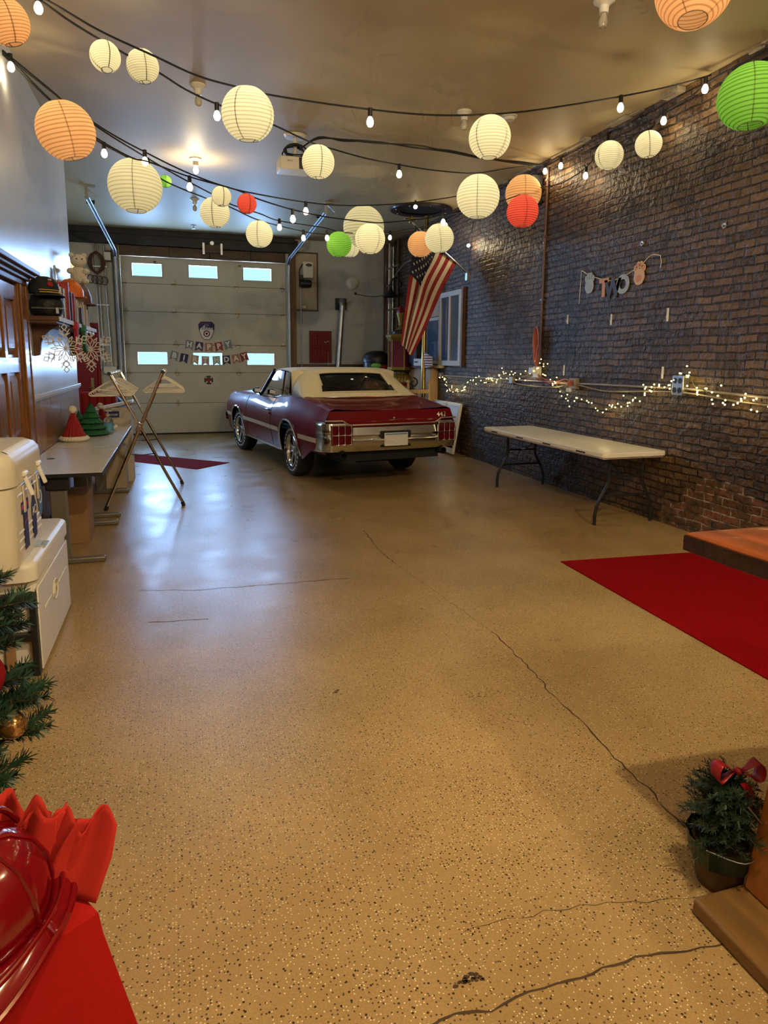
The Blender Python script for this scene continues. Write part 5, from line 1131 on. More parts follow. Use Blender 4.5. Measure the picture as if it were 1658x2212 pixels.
# ------------------------------------------------------------------ window and shutters in the brick wall
wn = thing('window_1', 'white framed window with blue grey panes in the brick wall behind the flag', 'window', (XW, 11.4, 1.5)); wn['kind'] = 'structure'
m_wfr = M('whitewashed_frame', (.58, .49, .38), .5, noise=(8, .15)); m_blue = M('blue_grey_glass', (.045, .085, .135), .12, coat=.3); m_blue2 = M('grey_glass', (.10, .125, .13), .14, coat=.3)
fr = lambda x0, x1, z0, z1, holes, d, off: G().plate([x0, x1], [z0, z1], holes, d, lambda a, b, h: (-off - d + h, a, b))
sa = obj('sash', fr(-.88, .10, .02, 1.30, [(-.79, -.42, .11, 1.21), (-.35, .0, .11, 1.21)], .04, .03), m_wfr, wn, smooth=0, bevel=.004)
obj('pane', G().bb(-.05, -.04, -.79, -.42, .11, 1.21), m_blue2, sa, smooth=0); obj('pane', G().bb(-.05, -.04, -.35, .0, .11, 1.21), m_blue, sa, smooth=0)
sb = obj('sash', fr(.10, .98, .04, .90, [(.16, .80, .10, .84)], .04, .01), m_wfr, wn, smooth=0, bevel=.004); obj('pane', G().bb(-.03, -.02, .16, .80, .10, .84), m_blue, sb, smooth=0)
obj('board', G().bb(-.045, 0, .12, 1.4, .91, 1.28), m_pine, wn, smooth=0, bevel=.004); obj('dark_edge', G().bb(-.06, 0, -.93, -.882, .0, 1.33), m_dwood, wn, smooth=0, bevel=.003); obj('sill', G().bb(-.10, 0, -.05, 1.7, -.03, .02), m_wfr, wn, bevel=.004)  # dark wood strip forms the thick near edge of the sash
# objects on the ledge below
t = thing('wall_cabinet', 'pale pine board cabinet below the window, behind the pole', 'cabinet', (4.59, 12.2, 0), 0)
obj('body', G().bb(-.05, .086, -.55, 1.2, 0, 1.46), m_pine, t, smooth=0, bevel=.004)
for i in range(6): obj('plank', G().bb(-.062, -.05, -.54 + .29 * i, -.54 + .29 * i + .28, .05, 1.44), m_pine, t, smooth=0, bevel=.003)
obj('top', G().bb(-.12, .086, -.6, 1.25, 1.46, 1.50), m_dwood, t, bevel=.004)
t = thing('monitor', 'black box shaped screen on the ledge behind the flag tip', 'screen', (4.56, 12.5, 1.50)); obj('case', G().bb(-.1, .1, -.24, .14, .0, .42), m_black, t, bevel=.012); obj('screen', G().bb(-.106, -.1, -.2, .18, .05, .38), m_blue, t)
t = thing('printer', 'small beige machine on the ledge left of the pole', 'machine', (4.5, 12.05, 1.50)); obj('case', G().bb(-.08, .12, -.2, .25, 0, .14), m_cream, t, bevel=.01); obj('slot', G().bb(-.084, -.08, .0, .2, .06, .09), m_black, t)
t = thing('picture_frame', 'small dark picture frame on the pine cabinet, left of the pole', 'picture', (4.522, 13.15, 1.22)); obj('frame', G().plate([-.13, .13], [-.19, .17], [(-.09, .09, -.15, .13)], .02, lambda a, b, h: (-h, a, b)), m_black, t, bevel=.003); obj('picture', G().bb(-.008, -.004, -.09, .09, -.15, .13), m_paper, t, smooth=0)
m_strp = bpy.data.materials.new('striped_cloth'); m_strp.use_nodes = True; nt = m_strp.node_tree; p = nt.nodes['Principled BSDF']; p.inputs['Roughness'].default_value = .8
tc = nd(nt, 'ShaderNodeTexCoord'); sx_ = nd(nt, 'ShaderNodeSeparateXYZ'); nt.links.new(tc.outputs['Object'], sx_.inputs[0]); mm = nd(nt, 'ShaderNodeMath', operation='MULTIPLY'); mm.inputs[1].default_value = 22; nt.links.new(sx_.outputs['Z'], mm.inputs[0]); m2 = nd(nt, 'ShaderNodeMath', operation='FRACT'); nt.links.new(mm.outputs[0], m2.inputs[0]); m3 = nd(nt, 'ShaderNodeMath', operation='GREATER_THAN'); m3.inputs[1].default_value = .42; nt.links.new(m2.outputs[0], m3.inputs[0])
mx = nd(nt, 'ShaderNodeMix', data_type='RGBA'); mx.inputs[6].default_value = (.14, .03, .08, 1); mx.inputs[7].default_value = (.66, .66, .70, 1); nt.links.new(m3.outputs[0], mx.inputs[0]); nt.links.new(mx.outputs[2], p.inputs['Base Color'])
t = thing('small_flag', 'small white and dark striped cloth hung by the window ledge, right of the pole', 'cloth', (4.50, 11.62, 1.50)); obj('cloth', G().grid(lambda u, v: (-.02 - .10 * sin(pi * u) * (1 - .3 * v), .16 - .34 * u, .30 * (1 - v) * (1 - .45 * u * u) - .06 * v * (1 - u)), 14, 10), m_strp, t); obj('stick', G().cyl((.0, .17, -.02), (.02, .15, .40), .012, n=8), m_black, t)  # small flag built as a draped striped cloth on a black stick
t = thing('wooden_chair', 'tall backed wooden chair behind the car, right of the pole', 'chair', (4.16, 11.05, 0))
for x in (-.2, .2):
    lg = obj('leg', G().tube([(x, .2, 0), (x, .2, .45), (x, .23, 1.2)], .022, 8), m_pine, t); obj('finial', G().ball((x, .23, 1.23), .035, 12, 8), m_pine, lg); obj('leg', G().cyl((x, -.2, 0), (x, -.2, .45), .022), m_pine, t)
obj('seat', G().bb(-.23, .23, -.23, .23, .44, .475), m_pine, t, bevel=.01)
for z in (.75, 1.02): obj('back_rail', G().bb(-.2, .2, .205, .235, z, z + .07), m_pine, t, bevel=.006)
t = thing('iron_stand', 'black wrought iron scroll stand between the pedestal lamp and the pole', 'stand', (4.33, 12.1, 0)); m_iron = M('wrought_iron', (.012, .012, .014), .35)
obj('stem', G().cyl((0, 0, 0), (0, 0, 1.12), .018), m_iron, t)
for k, z in ((1, 1.18), (-1, 1.05), (1, .92)): obj('scroll', G().tube([(k * .02 + (.10 - .006 * i) * sin(i * .5) * k, 0, z + (.10 - .006 * i) * cos(i * .5)) for i in range(14)], .014, 6), m_iron, t)
obj('base', G().tube([(-.2, 0, .02), (0, 0, .12), (.2, 0, .02)], .016, 8), m_iron, t)
# old fire alarm pedestal lamp
t = thing('pedestal_lamp', 'ornate red and gold lantern pedestal behind the car, under the flag', 'pedestal', (4.36, 12.92, 0))
m_rgl = M('red_glass', (.20, .018, .05), .18, coat=.5)
obj('base', G().lathe([(.001, 0), (.20, 0), (.20, .12), (.16, .16), (.13, .3), (.12, .62)], 28), m_gold, t)
obj('shaft', G().lathe([(.12, .62), (.14, .68), (.19, .82), (.215, 1.0), (.215, 1.10)], 36, flute=lambda a, z: .05 * abs(sin(9 * a))), m_gold, t); obj('red_band', G().lathe([(.22, 1.10), (.225, 1.11), (.225, 1.145), (.21, 1.15)], 32), m_red, t)
obj('capital', G().lathe([(.23, 1.15), (.25, 1.18), (.24, 1.24), (.17, 1.31), (.12, 1.34), (.11, 1.37)], 48, flute=lambda a, z: .06 * abs(sin(12 * a))), m_gold, t)
obj('neck', G().lathe([(.11, 1.36), (.20, 1.38), (.21, 1.41), (.001, 1.41)], 28), m_iron, t)
hx = lambda r, k=6, o=pi / 6: [(r * cos(o + 2 * pi * i / k), r * sin(o + 2 * pi * i / k)) for i in range(k)]
pr = lambda r0_, r1_, z0, z1: G().lathe([(r0_, z0), (r1_, z1)], 6, capend=True).xf(Matrix.Rotation(pi / 6, 4, 'Z'))
ln = obj('lantern_box', pr(.235, .235, 1.46, 2.0), m_rgl, t, smooth=0)
g = G()
for a, b in hx(.245): g.tube([(a, b, 1.44), (a, b, 2.02)], .016, 6)
obj('mullion', g, m_gold, ln); obj('lantern_rail', pr(.275, .275, 1.41, 1.47), m_gold, ln, smooth=0, bevel=.006); obj('cornice', G().lathe([(.25, 1.98), (.30, 2.06), (.31, 2.10), (.29, 2.11), (.2, 2.13)], 6, capend=True).xf(Matrix.Rotation(pi / 6, 4, 'Z')), m_gold, ln, smooth=0, bevel=.006)
obj('roof', G().lathe([(.19, 2.12), (.18, 2.17), (.09, 2.21), (.06, 2.22)], 28, capend=True), m_iron, t); obj('finial', G().lathe([(.10, 2.205), (.06, 2.24), (.035, 2.28), (.05, 2.30), (.045, 2.36), (.085, 2.52), (.09, 2.54), (.001, 2.54)], 24), m_gold, t); obj('flame', G().lathe([(.085, 2.54), (.08, 2.58), (.03, 2.66), (.001, 2.70)], 20, flute=lambda a, z: .12 * sin(5 * a)), m_red, t)
text('lettering', 'FIRE', .09, m_dwood, ln, mat3((1, -.0, 0), (0, 0, 1), (.0, -.212, 1.6)), .001) if 0 else None
# bin with domed lid
t = thing('dome_bin', 'black bin with a domed lid behind the car roof', 'bin', (4.05, 13.6, 0)); obj('body', G().lathe([(.001, 0), (.22, 0), (.25, .1), (.27, 1.55), (.285, 1.56), (.285, 1.60), (.26, 1.6)], 30), M('bin_plastic', (.012, .016, .02), .35), t); obj('lid', G().lathe([(.295, 1.58), (.295, 1.63), (.28, 1.68), (.22, 1.75), (.12, 1.79), (.001, 1.80)], 30), m_black, t, )
obj('bin_bag', G().ball((-.06, -.24, 1.49), .10, 14, 8, (1.2, .5, .55)), M('lime_plastic', (.22, .62, .10), .35), t); obj('rag', G().ball((.12, -.25, 1.47), .08, 14, 8, (1.2, .5, .6)), m_red, t)
# flag on a pole from the brick wall
t = thing('flag', 'american flag draped from a slanted pole on the brick wall', 'flag', (XW, 10.4, 3.03))
P0 = Vector((0, 0, 0)); P1 = Vector((-1.02, 0, .76)); nP = (P1 - P0).normalized()
obj('pole', G().tube([P0 + nP * .01, P1], .013, 10), m_galv, t); obj('bracket', G().box((-.02, 0, -.03), (.04, .07, .16)).cyl(P0 + nP * .03, P0 + nP * .14, .022), m_steel, t); obj('finial', G().lathe([(.012, -.03), (.03, -.01), (.03, .02), (.001, .06)], 14, tuple(P1)).tube([P1 + Vector((-.10, 0, .03)), P1 + Vector((0, 0, .055)), P1 + Vector((.10, 0, .02))], .012, 6), m_brass, t)
m_flag = bpy.data.materials.new('flag_cloth'); m_flag.use_nodes = True; nt = m_flag.node_tree; p = nt.nodes['Principled BSDF']; p.inputs['Roughness'].default_value = .85; L = nt.links.new
uv = nd(nt, 'ShaderNodeAttribute', attribute_name='fuv'); sp_ = nd(nt, 'ShaderNodeSeparateXYZ'); L(uv.outputs['Vector'], sp_.inputs[0])
def mth(op, a, b=None):
    n = nd(nt, 'ShaderNodeMath', operation=op)
    for i, v in ((0, a), (1, b)):
        if v is None: continue
        if isinstance(v, (int, float)): n.inputs[i].default_value = v
        else: L(v, n.inputs[i])
    return n.outputs[0]
stripe = mth('LESS_THAN', mth('MODULO', mth('MULTIPLY', sp_.outputs['X'], 13.0), 2.0), 1.0)
canton = mth('MULTIPLY', mth('GREATER_THAN', sp_.outputs['X'], 6 / 13), mth('LESS_THAN', sp_.outputs['Y'], .40))
mx = nd(nt, 'ShaderNodeMix', data_type='RGBA'); mx.inputs[6].default_value = (.66, .58, .46, 1); mx.inputs[7].default_value = (.27, .012, .018, 1); L(stripe, mx.inputs[0])
mx2 = nd(nt, 'ShaderNodeMix', data_type='RGBA'); mx2.inputs[7].default_value = (.012, .016, .045, 1); L(canton, mx2.inputs[0]); L(mx.outputs[2], mx2.inputs[6]); L(mx2.outputs[2], p.inputs['Base Color'])
def flagpt(s, v):
    """s: 0 at the wall end of the hoist, 1 at the pole tip; v: 0 at the pole, 1 at the bottom tip"""
    k = min(1, v * 2.2); k = k * k * (3 - 2 * k)                      # a deep pleat opens below the pole and hides the middle stripes
    if s < .44: f_ = s / .44 * .66; dy = 0
    elif s < .62: f_ = .66 - (s - .44) / .18 * .22; dy = (s - .44) / .18
    else: f_ = .44 + (s - .62) / .38 * .56; dy = 1 - .25 * (s - .62) / .38
    ss = s * (1 - k) + f_ * k
    a = P0 + nP * (.27 + .92 * ss); b = Vector((-.955, 0, -1.36)) + Vector((-.20 * ss, 0, .20 * ss)); q = a.lerp(b, v)
    q.y += .10 * k * dy + .035 * sin(s * 4 * pi) * k + .03 * sin(7 * v + 4 * s); q.x += .05 * sin(pi * v) * (s - .3); q.z -= .05 * sin(pi * s) * (1 - v)
    return q
gf = G().grid(flagpt, 52, 60); fo = obj('cloth', gf, m_flag, t)
at = fo.data.attributes.new('fuv', 'FLOAT_VECTOR', 'POINT'); at.data.foreach_set('vector', [c for j in range(61) for i in range(53) for c in (i / 52, j / 60, 0)])
g = G()
for r_ in range(9):
    for c_ in range(6 if r_ % 2 == 0 else 5):
        s0 = 6 / 13 + (7 / 13) * (r_ + 1) / 10; v0 = .40 * ((c_ + .5) / 6 + (0 if r_ % 2 == 0 else .5 / 6)); pts = []
        for k in range(10):
            rr_ = .021 if k % 2 == 0 else .009; a = pi / 2 + pi * k / 5; pts.append(flagpt(s0 + rr_ * cos(a) / .92, v0 + rr_ * sin(a) / 1.6))
        c = flagpt(s0, v0)
        for dy in (-.004, .004): g.add([c + Vector((0, dy, 0))] + [q_ + Vector((0, dy, 0)) for q_ in pts], [(0, k + 1, (k + 1) % 10 + 1) for k in range(10)])
so = obj('stars', g, m_paper, t, smooth=0); so['kind'] = 'stuff'

# ------------------------------------------------------------------ brick wall fittings
m_cond = M('painted_conduit', (.11, .06, .05), .4, .3); m_condg = M('grey_conduit', (.30, .25, .20), .4, .4)
t = thing('wall_conduit', 'brown vertical pipe running down the brick wall to an outlet', 'pipe', (XW - .02, 7.98, 1.5)); obj('pipe', G().cyl((0, 0, .02), (0, -.01, 2.63), .017, n=12), m_cond, t)
for z in (.9, 1.7, 2.4): obj('pipe_strap', G().bb(-.02, .02, -.03, .03, z, z + .03), m_cond, t)
t = thing('outlet_box', 'white outlet box with plugs below the orange cord on the brick wall', 'outlet', (XW - .035, 8.0, 1.47)); obj('box', G().box((0, 0, 0), (.07, .11, .15)), m_whitep, t, bevel=.006); obj('plug', G().box((-.05, .06, .02), (.05, .09, .08)), M('plug_blue_white', (.62, .66, .72), .4), t, bevel=.008)
m_orng = M('orange_cord', (.40, .09, .035), .5)
t = thing('extension_cord', 'orange cord bundled and hung on the vertical pipe', 'cord', (XW - .06, 7.98, 2.0)); g = G()
for i in range(6):
    w = .018 + .010 * i; g.tube([(-.006 * i, w * cos(a) * (1 if sin(a) > -.2 else .6), -.22 + .24 * sin(a) + .01 * i) for a in [2 * pi * k / 24 for k in range(24)]], .0075, 6, closed=True)
obj('cord', g, m_orng, t); obj('wrap', G().tube([(.01 * cos(a) - .015, .045 * cos(a), -.2 + .02 * sin(a)) for a in [2 * pi * k / 14 for k in range(14)]], .009, 6, closed=True), m_orng, t); obj('cord_tail', G().tube(smoothpts([(-.01, .0, -.44), (0, .02, -.5), (.02, .02, -.56)], 4), .007, 6), m_orng, t)
t = thing('wall_conduit', 'long grey pipe running level along the brick wall beneath the fairy lights', 'pipe', (XW - .02, 8.0, 1.34)); obj('pipe', G().tube([(0, 3.6, 0), (0, .7, .005), (0, -.9, .01), (0, -2.7, .03), (0, -3.9, -.01), (0, -6, -.03)], .013, 10), m_condg, t); obj('cable', G().tube(smoothpts([(-.02, .7, -.03), (-.02, .2, -.06), (-.02, -.5, -.05), (-.02, -.9, 0), (-.02, -1.5, -.05), (-.02, -2.2, -.02), (-.02, -2.8, -.01), (-.02, -3.6, -.06), (-.02, -5, -.08)], 5), .008, 6), m_condg, t)
for dy, lab in ((.70, 'junction'), (3.42, 'junction')): obj('junction', G().box((-.01, dy, 0), (.06, .10, .10)), m_condg, t, bevel=.006)
t = thing('outlet_box', 'metal outlet box with an orange plug on the level pipe', 'outlet', (XW - .035, 7.11, 1.35)); obj('box', G().box((0, 0, 0), (.07, .12, .13)), m_condg, t, bevel=.006); obj('plug', G().box((-.045, .03, 0), (.05, .05, .06)), m_orng, t, bevel=.01); obj('adapter', G().box((-.04, .05, -.08), (.04, .07, .05)), m_whitep, t, bevel=.01)
t = thing('extension_cord', 'orange cord lying along the level pipe between two outlets', 'cord', (XW - .05, 7.5, 1.36)); obj('cord', G().tube(smoothpts([(-.01, -.36, .02), (0, -.2, .04), (0, 0, .0), (0, .3, .03), (.0, .5, .1)], 5), .008, 6).tube(smoothpts([(-.01, -.36, -.01), (0, -.15, -.0), (0, .1, -.03), (0, .45, .02)], 5), .007, 6), m_orng, t); obj('plug', G().box((-.01, -.38, .02), (.04, .06, .04)), m_orng, t, bevel=.008)
t = thing('outlet_box', 'grey box with four black sockets among the fairy lights', 'outlet', (XW - .04, 5.30, 1.40)); obj('box', G().box((0, 0, 0), (.08, .15, .19)), m_steel, t, bevel=.006)
for y in (-.034, .034):
    for z in (-.045, .045): obj('socket', G().lathe([(.001, -.043), (.026, -.043), (.028, -.038)], 14, (0, y, z), 'x'), m_black, t)
for (y, z, h, lab) in ((7.376, 2.131, .11, 'pale hook strip on the brick wall above the orange plug'), (6.498, 2.085, .12, 'pale hook strip on the brick wall straight below the letter W'), (5.595, 2.083, .13, 'pale hook strip on the brick wall, nearest to the viewer in the upper row'), (7.402, 1.505, .13, 'lower pale hook strip just right of the white outlet'), (5.607, 1.515, .12, 'lower pale hook strip just left of the four socket box')):
    t = thing('hook_strip', lab, 'wall hook', (XW - .003, y, z), 0, 'adhesive hook strips on the brick wall'); obj('strip', G().bb(-.003, .003, -.014, .014, -h / 2, h / 2), m_paper, t, bevel=.002); obj('hook', G().tube([(-.003, 0, -.02), (-.014, 0, -.03), (-.014, 0, -.01)], .003, 5), m_paper, t)
for (y, z, lab) in ((4.949, 2.811, 'round white eyelet high on the brick wall near the right edge'), (6.045, 2.83, 'small shiny anchor in the brick wall above the orange paw')):
    t = thing('wall_anchor', lab, 'wall anchor', (XW - .004, y, z)); obj('ring', G().lathe([(.010, -.01), (.024, -.012), (.026, 0), (.010, 0)], 16, ax='x'), m_steel, t); obj('screw', G().cyl((0, 0, 0), (-.03, 0, 0), .006, n=8), m_steel, t)
# TWO banner with paws
t = thing('banner', 'paper banner spelling TWO between two paw prints on the brick wall', 'banner', (XW - .006, 6.5, 2.55))
pts = [(0, .625, .14), (0, .44, .06), (0, .16, -.02), (0, 0, -.04), (0, -.17, -.02), (0, -.44, .06), (0, -.60, .143), (0, -.75, .12)]
obj('string', G().tube(smoothpts(pts, 4), .004, 5), m_paper, t); obj('string_end', G().tube(smoothpts([(0, .625, .14), (0, .63, 0), (0, .64, -.25)], 4), .003, 5).tube(smoothpts([(0, -.74, .12), (0, -.76, .06), (0, -.75, .0)], 4), .003, 5), m_paper, t)
m_paws = {'g': M('grey_blue_card', (.40, .46, .50), .6), 'o': M('orange_card', (.62, .30, .13), .6), 'n': M('dark_navy_card', (.05, .055, .10), .6), 'p': M('peach_card', (.72, .46, .28), .6)}
def paw(y, z, c1, c2):
    g = G(); toes = [(-.062, .055, .030), (-.022, .088, .030), (.024, .088, .030), (.064, .055, .030)]; blob = [(-.055, -.10), (-.02, -.115), (.02, -.115), (.055, -.10), (.085, -.05), (.08, .0), (.06, .04), (.03, .05), (.0, .052), (-.03, .05), (-.06, .04), (-.08, .0), (-.085, -.05)]
    for a, b_, r in toes: g.prism([(a + r * cos(q_), b_ + r * 1.25 * sin(q_)) for q_ in [2 * pi * i / 16 for i in range(16)]], .0055, lambda p_, r_, h: (-.0042 - h, y - p_, z + r_))
    b = obj('paw', g.prism(blob, .006, lambda a, b_, h: (-.004 - h, y - a, z + b_)), m_paws[c1], t, bevel=.001); g = G()
    for (a, b_, r, k) in ((0, -.045, .045, .85), (-.062, .055, .018, 1.3), (-.022, .088, .018, 1.3), (.024, .088, .018, 1.3), (.064, .055, .018, 1.3)): g.prism([(a + r * cos(q_), b_ + r * k * sin(q_)) for q_ in [2 * pi * i / 16 for i in range(16)]], .002, lambda a_, b2, h: (-.010 - h, y - a_, z + b2))
    obj('paw_pads', g, m_paws[c2], b, smooth=0)
paw(.44, -.03, 'g', 'p') if 0 else paw(.44, -.03, 'g', 'g'); paw(-.445, -.02, 'p', 'o')
for ch, y, z, c in (('T', .16, -.115, 'o'), ('W', -.005, -.14, 'n'), ('O', -.18, -.11, 'g')): text('letter', ch, .26, m_paws[c], t, mat3((0, -1, 0), (0, 0, 1), (-.006, y, z)), .003, .014)
# fairy lights along the brick wall
m_fairy = M('fairy_bulb', (1, .85, .5), .3, emit=4.5, emit_col=(1, .78, .26)); m_fgl = M('fairy_leaf_wire', (.12, .13, .04), .6)
FP = [(11.41, 1.32), (11.12, 1.22), (10.97, 1.12), (10.66, 1.1), (10.33, 1.15), (10.09, 1.29), (9.64, 1.3), (9.36, 1.3), (9.1, 1.34), (8.94, 1.44), (8.6, 1.41), (8.26, 1.42), (7.98, 1.57), (7.82, 1.59), (7.69, 1.45), (7.52, 1.4), (7.5, 1.31), (7.29, 1.23), (7.15, 1.15), (6.96, 1.16), (6.77, 1.13), (6.57, 1.08), (6.35, 1.1), (6.25, 1.16), (6.11, 1.16), (6.03, 1.22), (5.84, 1.26), (5.79, 1.35), (5.69, 1.32), (5.6, 1.38), (5.46, 1.36), (5.37, 1.42), (5.31, 1.52), (5.20, 1.5), (5.13, 1.4), (5.03, 1.38), (4.93, 1.33), (4.83, 1.32), (4.74, 1.3), (4.62, 1.28), (4.52, 1.31), (4.42, 1.27), (4.3, 1.29), (3.9, 1.2)]
def fairy(pts, lab, seed, n):
    q = random.Random(seed); t = thing('fairy_lights', lab, 'fairy lights', (XW - .03, pts[0][0], pts[0][1])); o = Vector((XW - .03, pts[0][0], pts[0][1]))
    P = [Vector((XW - .03 - q.uniform(0, .02), y, z)) - o for y, z in pts]; sp = smoothpts(P, 6); obj('wire', G().tube(sp, .0035, 5), m_fgl, t)
    proto = None; L_ = len(sp)
    for i in range(n):
        c = sp[int(i * (L_ - 1) / n)]; c = c + Vector((-q.uniform(0, .05), q.gauss(0, .03), q.gauss(0, .035)))
        if proto is None: proto = obj('bulb', G().ball((0, 0, 0), .0085, 8, 6), m_fairy, t); proto.location = c
        else: b = proto.copy(); COL.objects.link(b); b.parent = t; b.location = c
    for i in range(3 if n < 90 else 5):
        c = sp[int((i + .5) * L_ / (3 if n < 90 else 5))] + o; lamp('fairy_glow', 'POINT', (c.x - .07, c.y, c.z), 1.0, (1, .78, .34), .06)
fairy(FP[:14], 'far half of the fairy lights, from the window to the white outlet', 1, 78)
fairy(FP[13:], 'near half of the fairy lights on the brick wall, dipping below the level pipe', 2, 96)
t = thing('leaning_panel', 'white folded table leaning on the brick wall behind the car', 'folded table', (4.47, 10.98, .0)); t.rotation_euler = (0, R(9), 0)
obj('table_top', G().bb(-.03, .02, -.62, .62, .02, .90), m_whitep, t, bevel=.03, seg=4); obj('edge_groove', G().plate([-.58, .58], [.07, .85], [(-.55, .55, .10, .82)], .004, lambda a, b, h: (-.034 + h, a, b)), m_cream, t); obj('hinge_bar', G().bb(.02, .04, -.5, .5, .44, .48), m_steel, t)

# ------------------------------------------------------------------ folding table
t = thing('folding_table', 'long white folding table with bent black legs against the brick wall', 'table', (4.272, 6.74, 0), R(.6))
tp = obj('table_top', rbox(-.37, .37, -1.31, 1.31, .70, .745, .05, top=.012), m_whitep, t); obj('skirt', G().plate([-.35, .35], [-1.28, 1.28], [(-.33, .33, -1.26, 1.26)], .03, lambda a, b, h: (a, b, .68 + h)), m_whitep, tp)
for y in (-1.0, -.35, .25, .9): obj('edge_slot', G().bb(-.372, -.368, y, y + .16, .705, .718), m_black, tp, smooth=0)
for yy in (-1.17, .92):
    for s in (-1, 1):
        obj('leg', G().tube(smoothpts([(s * .20, yy, .70), (s * .20, yy, .52), (s * .205, yy, .42), (s * .25, yy, .33), (s * .31, yy, .22), (s * .335, yy, .12), (s * .335, yy, 0)], 4), .0165, 10), m_black, t)
    obj('crossbar', G().cyl((-.27, yy, .29), (.27, yy, .29), .013, n=10), m_black, t); obj('crossbar', G().cyl((-.20, yy, .48), (.20, yy, .48), .011, n=10), m_black, t)
    sgn = 1 if yy < 0 else -1; obj('brace', G().tube([(0, yy, .48), (0, yy + sgn * .1, .50), (0, yy + sgn * .42, .69)], .010, 8), m_black, t)
obj('carry_handle', G().tube(smoothpts([(-.05, -.08, .68), (-.06, -.07, .62), (-.05, .0, .60), (-.04, .08, .62), (-.05, .09, .68)], 4), .008, 6), m_black, t)

# ------------------------------------------------------------------ carpets
def carpet(name, col, poly, lab):
    cx_ = sum(p[0] for p in poly) / len(poly); cy_ = sum(p[1] for p in poly) / len(poly)
    t = obj(name, G().prism([(a - cx_, b - cy_) for a, b in poly], .006, lambda a, b, h: (a, b, h + .001)), M(name + '_pile', col, .95, noise=(60, .25), bump=(250, .5, .004), spec=.08), smooth=0, loc=(cx_, cy_, 0)); return tag(t, lab, 'carpet')
carpet('red_carpet', (.25, .0015, .003), [(2.945, 4.576), (4.66, 4.46), (4.66, .6), (2.80, .6)], 'bright red carpet on the floor beside the bar table')
carpet('carpet_runner', (.22, .006, .012), [(.244, 10.03), (.749, 10.54), (-1.25, 12.45), (-1.70, 12.15)], 'dark red carpet runner lying askew between the desk and the car')

# ------------------------------------------------------------------ bar table at the right edge
t = thing('bar_table', 'tall wooden bar table with a thick slab top and broad pedestal at the right edge', 'table', (2.2, 1.0, 0))
q = random.Random(9); edge = []
for i in range(15):
    y = .66 - 1.5 * i / 14; edge.append((-.685 + .012 * sin(3.1 * y + 1) + q.uniform(-.004, .004), y))
far = [(-.4 + .12 * i, .655 - .012 * i + q.uniform(-.004, .004)) for i in range(10)]
loop = [(.80, -.84)] + edge[::-1] + far
cen = (.05, -.1); g = G(); k = len(loop)
for z, s_ in ((1.035, .985), (1.04, 1.0), (1.07, 1.006), (1.092, 1.0), (1.10, .985)): g.v += [(cen[0] + (a - cen[0]) * s_, cen[1] + (b - cen[1]) * s_, z) for a, b in loop]
for L_ in range(4): g.f += [(L_ * k + i, L_ * k + (i + 1) % k, (L_ + 1) * k + (i + 1) % k, (L_ + 1) * k + i) for i in range(k)]
g.f += [tuple(range(k - 1, -1, -1)), tuple(range(4 * k, 5 * k))]
tp = obj('table_top', g, m_woodh, t, smooth=40); m_bark = M('bark_edge', (.045, .018, .008), .5, noise=(14, .5), bump=(18, .7, .015))
g = G().add([(a * 1.004 - .004, b, z) for z in (1.042, 1.068, 1.09) for a, b in edge], [(j * 15 + i, j * 15 + i + 1, (j + 1) * 15 + i + 1, (j + 1) * 15 + i) for j in range(2) for i in range(14)]); obj('bark_edge', g, m_bark, tp)
m_ped = M('orange_stained_wood', (.34, .115, .022), .32, noise=(2.2, .35), stretch=(5, 5, .5), coat=.3)
obj('pedestal', G().add([(-.615 + .14 * (z / 1.0) * k_ , y, z) for z, k_ in ((.055, 0), (.2, .75), (.5, 1.0), (1.035, 1.0)) for y in (.385, -.75)] + [(.6, y, z) for z in (.055, 1.035) for y in (.385, -.75)], [(0, 1, 3, 2), (2, 3, 5, 4), (4, 5, 7, 6), (0, 2, 4, 6, 10, 8), (1, 9, 11, 7, 5, 3), (8, 10, 11, 9), (0, 8, 9, 1), (6, 7, 11, 10)]), m_ped, t, smooth=0, bevel=.006)
obj('base_plank', G().bb(-.79, .8, -.95, .40, 0, .052), M('base_plank_wood', (.22, .115, .035), .42, noise=(3, .4), stretch=(6, .7, 6)), t, bevel=.010)
# ------------------------------------------------------------------ foreground: potted evergreen, Christmas tree, red table with helmet
m_needle = M('fir_needles', (.020, .052, .022), .55, noise=(7, .5)); m_needle2 = M('artificial_needles', (.018, .060, .030), .5, noise=(7, .5)); m_twig = M('twig_bark', (.06, .035, .018), .8); m_bow = M('red_satin', (.28, .004, .008), .4)
def sprig(g, p, d, L_, n, nl, seed, droop=.15):
    """needles all round a twig from p along d"""
    q = random.Random(seed); p = Vector(p); d = Vector(d).normalized()
    u = d.cross(Vector((0, 0, 1)));  u = u.normalized() if u.length > .05 else Vector((1, 0, 0)); w = u.cross(d)
    for i in range(n):
        t = (i + q.random()) / n; c = p + d * L_ * t + Vector((0, 0, -droop * L_ * t * t)); a = q.uniform(0, 2 * pi)
        o = u * cos(a) + w * sin(a); e = (o * 1.0 + d * q.uniform(.5, .9)).normalized(); l = nl * q.uniform(.7, 1.15) * (1 - .25 * t)
        s = e.cross(d).normalized() * nl * .042; g.add([c - s, c + s, c + e * l * .75 + s * .9, c + e * l, c + e * l * .75 - s * .9], [(0, 1, 2, 3, 4)])
    return [p + d * L_ * k / 6 + Vector((0, 0, -droop * L_ * (k / 6) ** 2)) for k in range(7)]
t = thing('potted_evergreen', 'small potted evergreen with a red bow on the floor by the bar table', 'plant', (1.585, 1.478, 0))
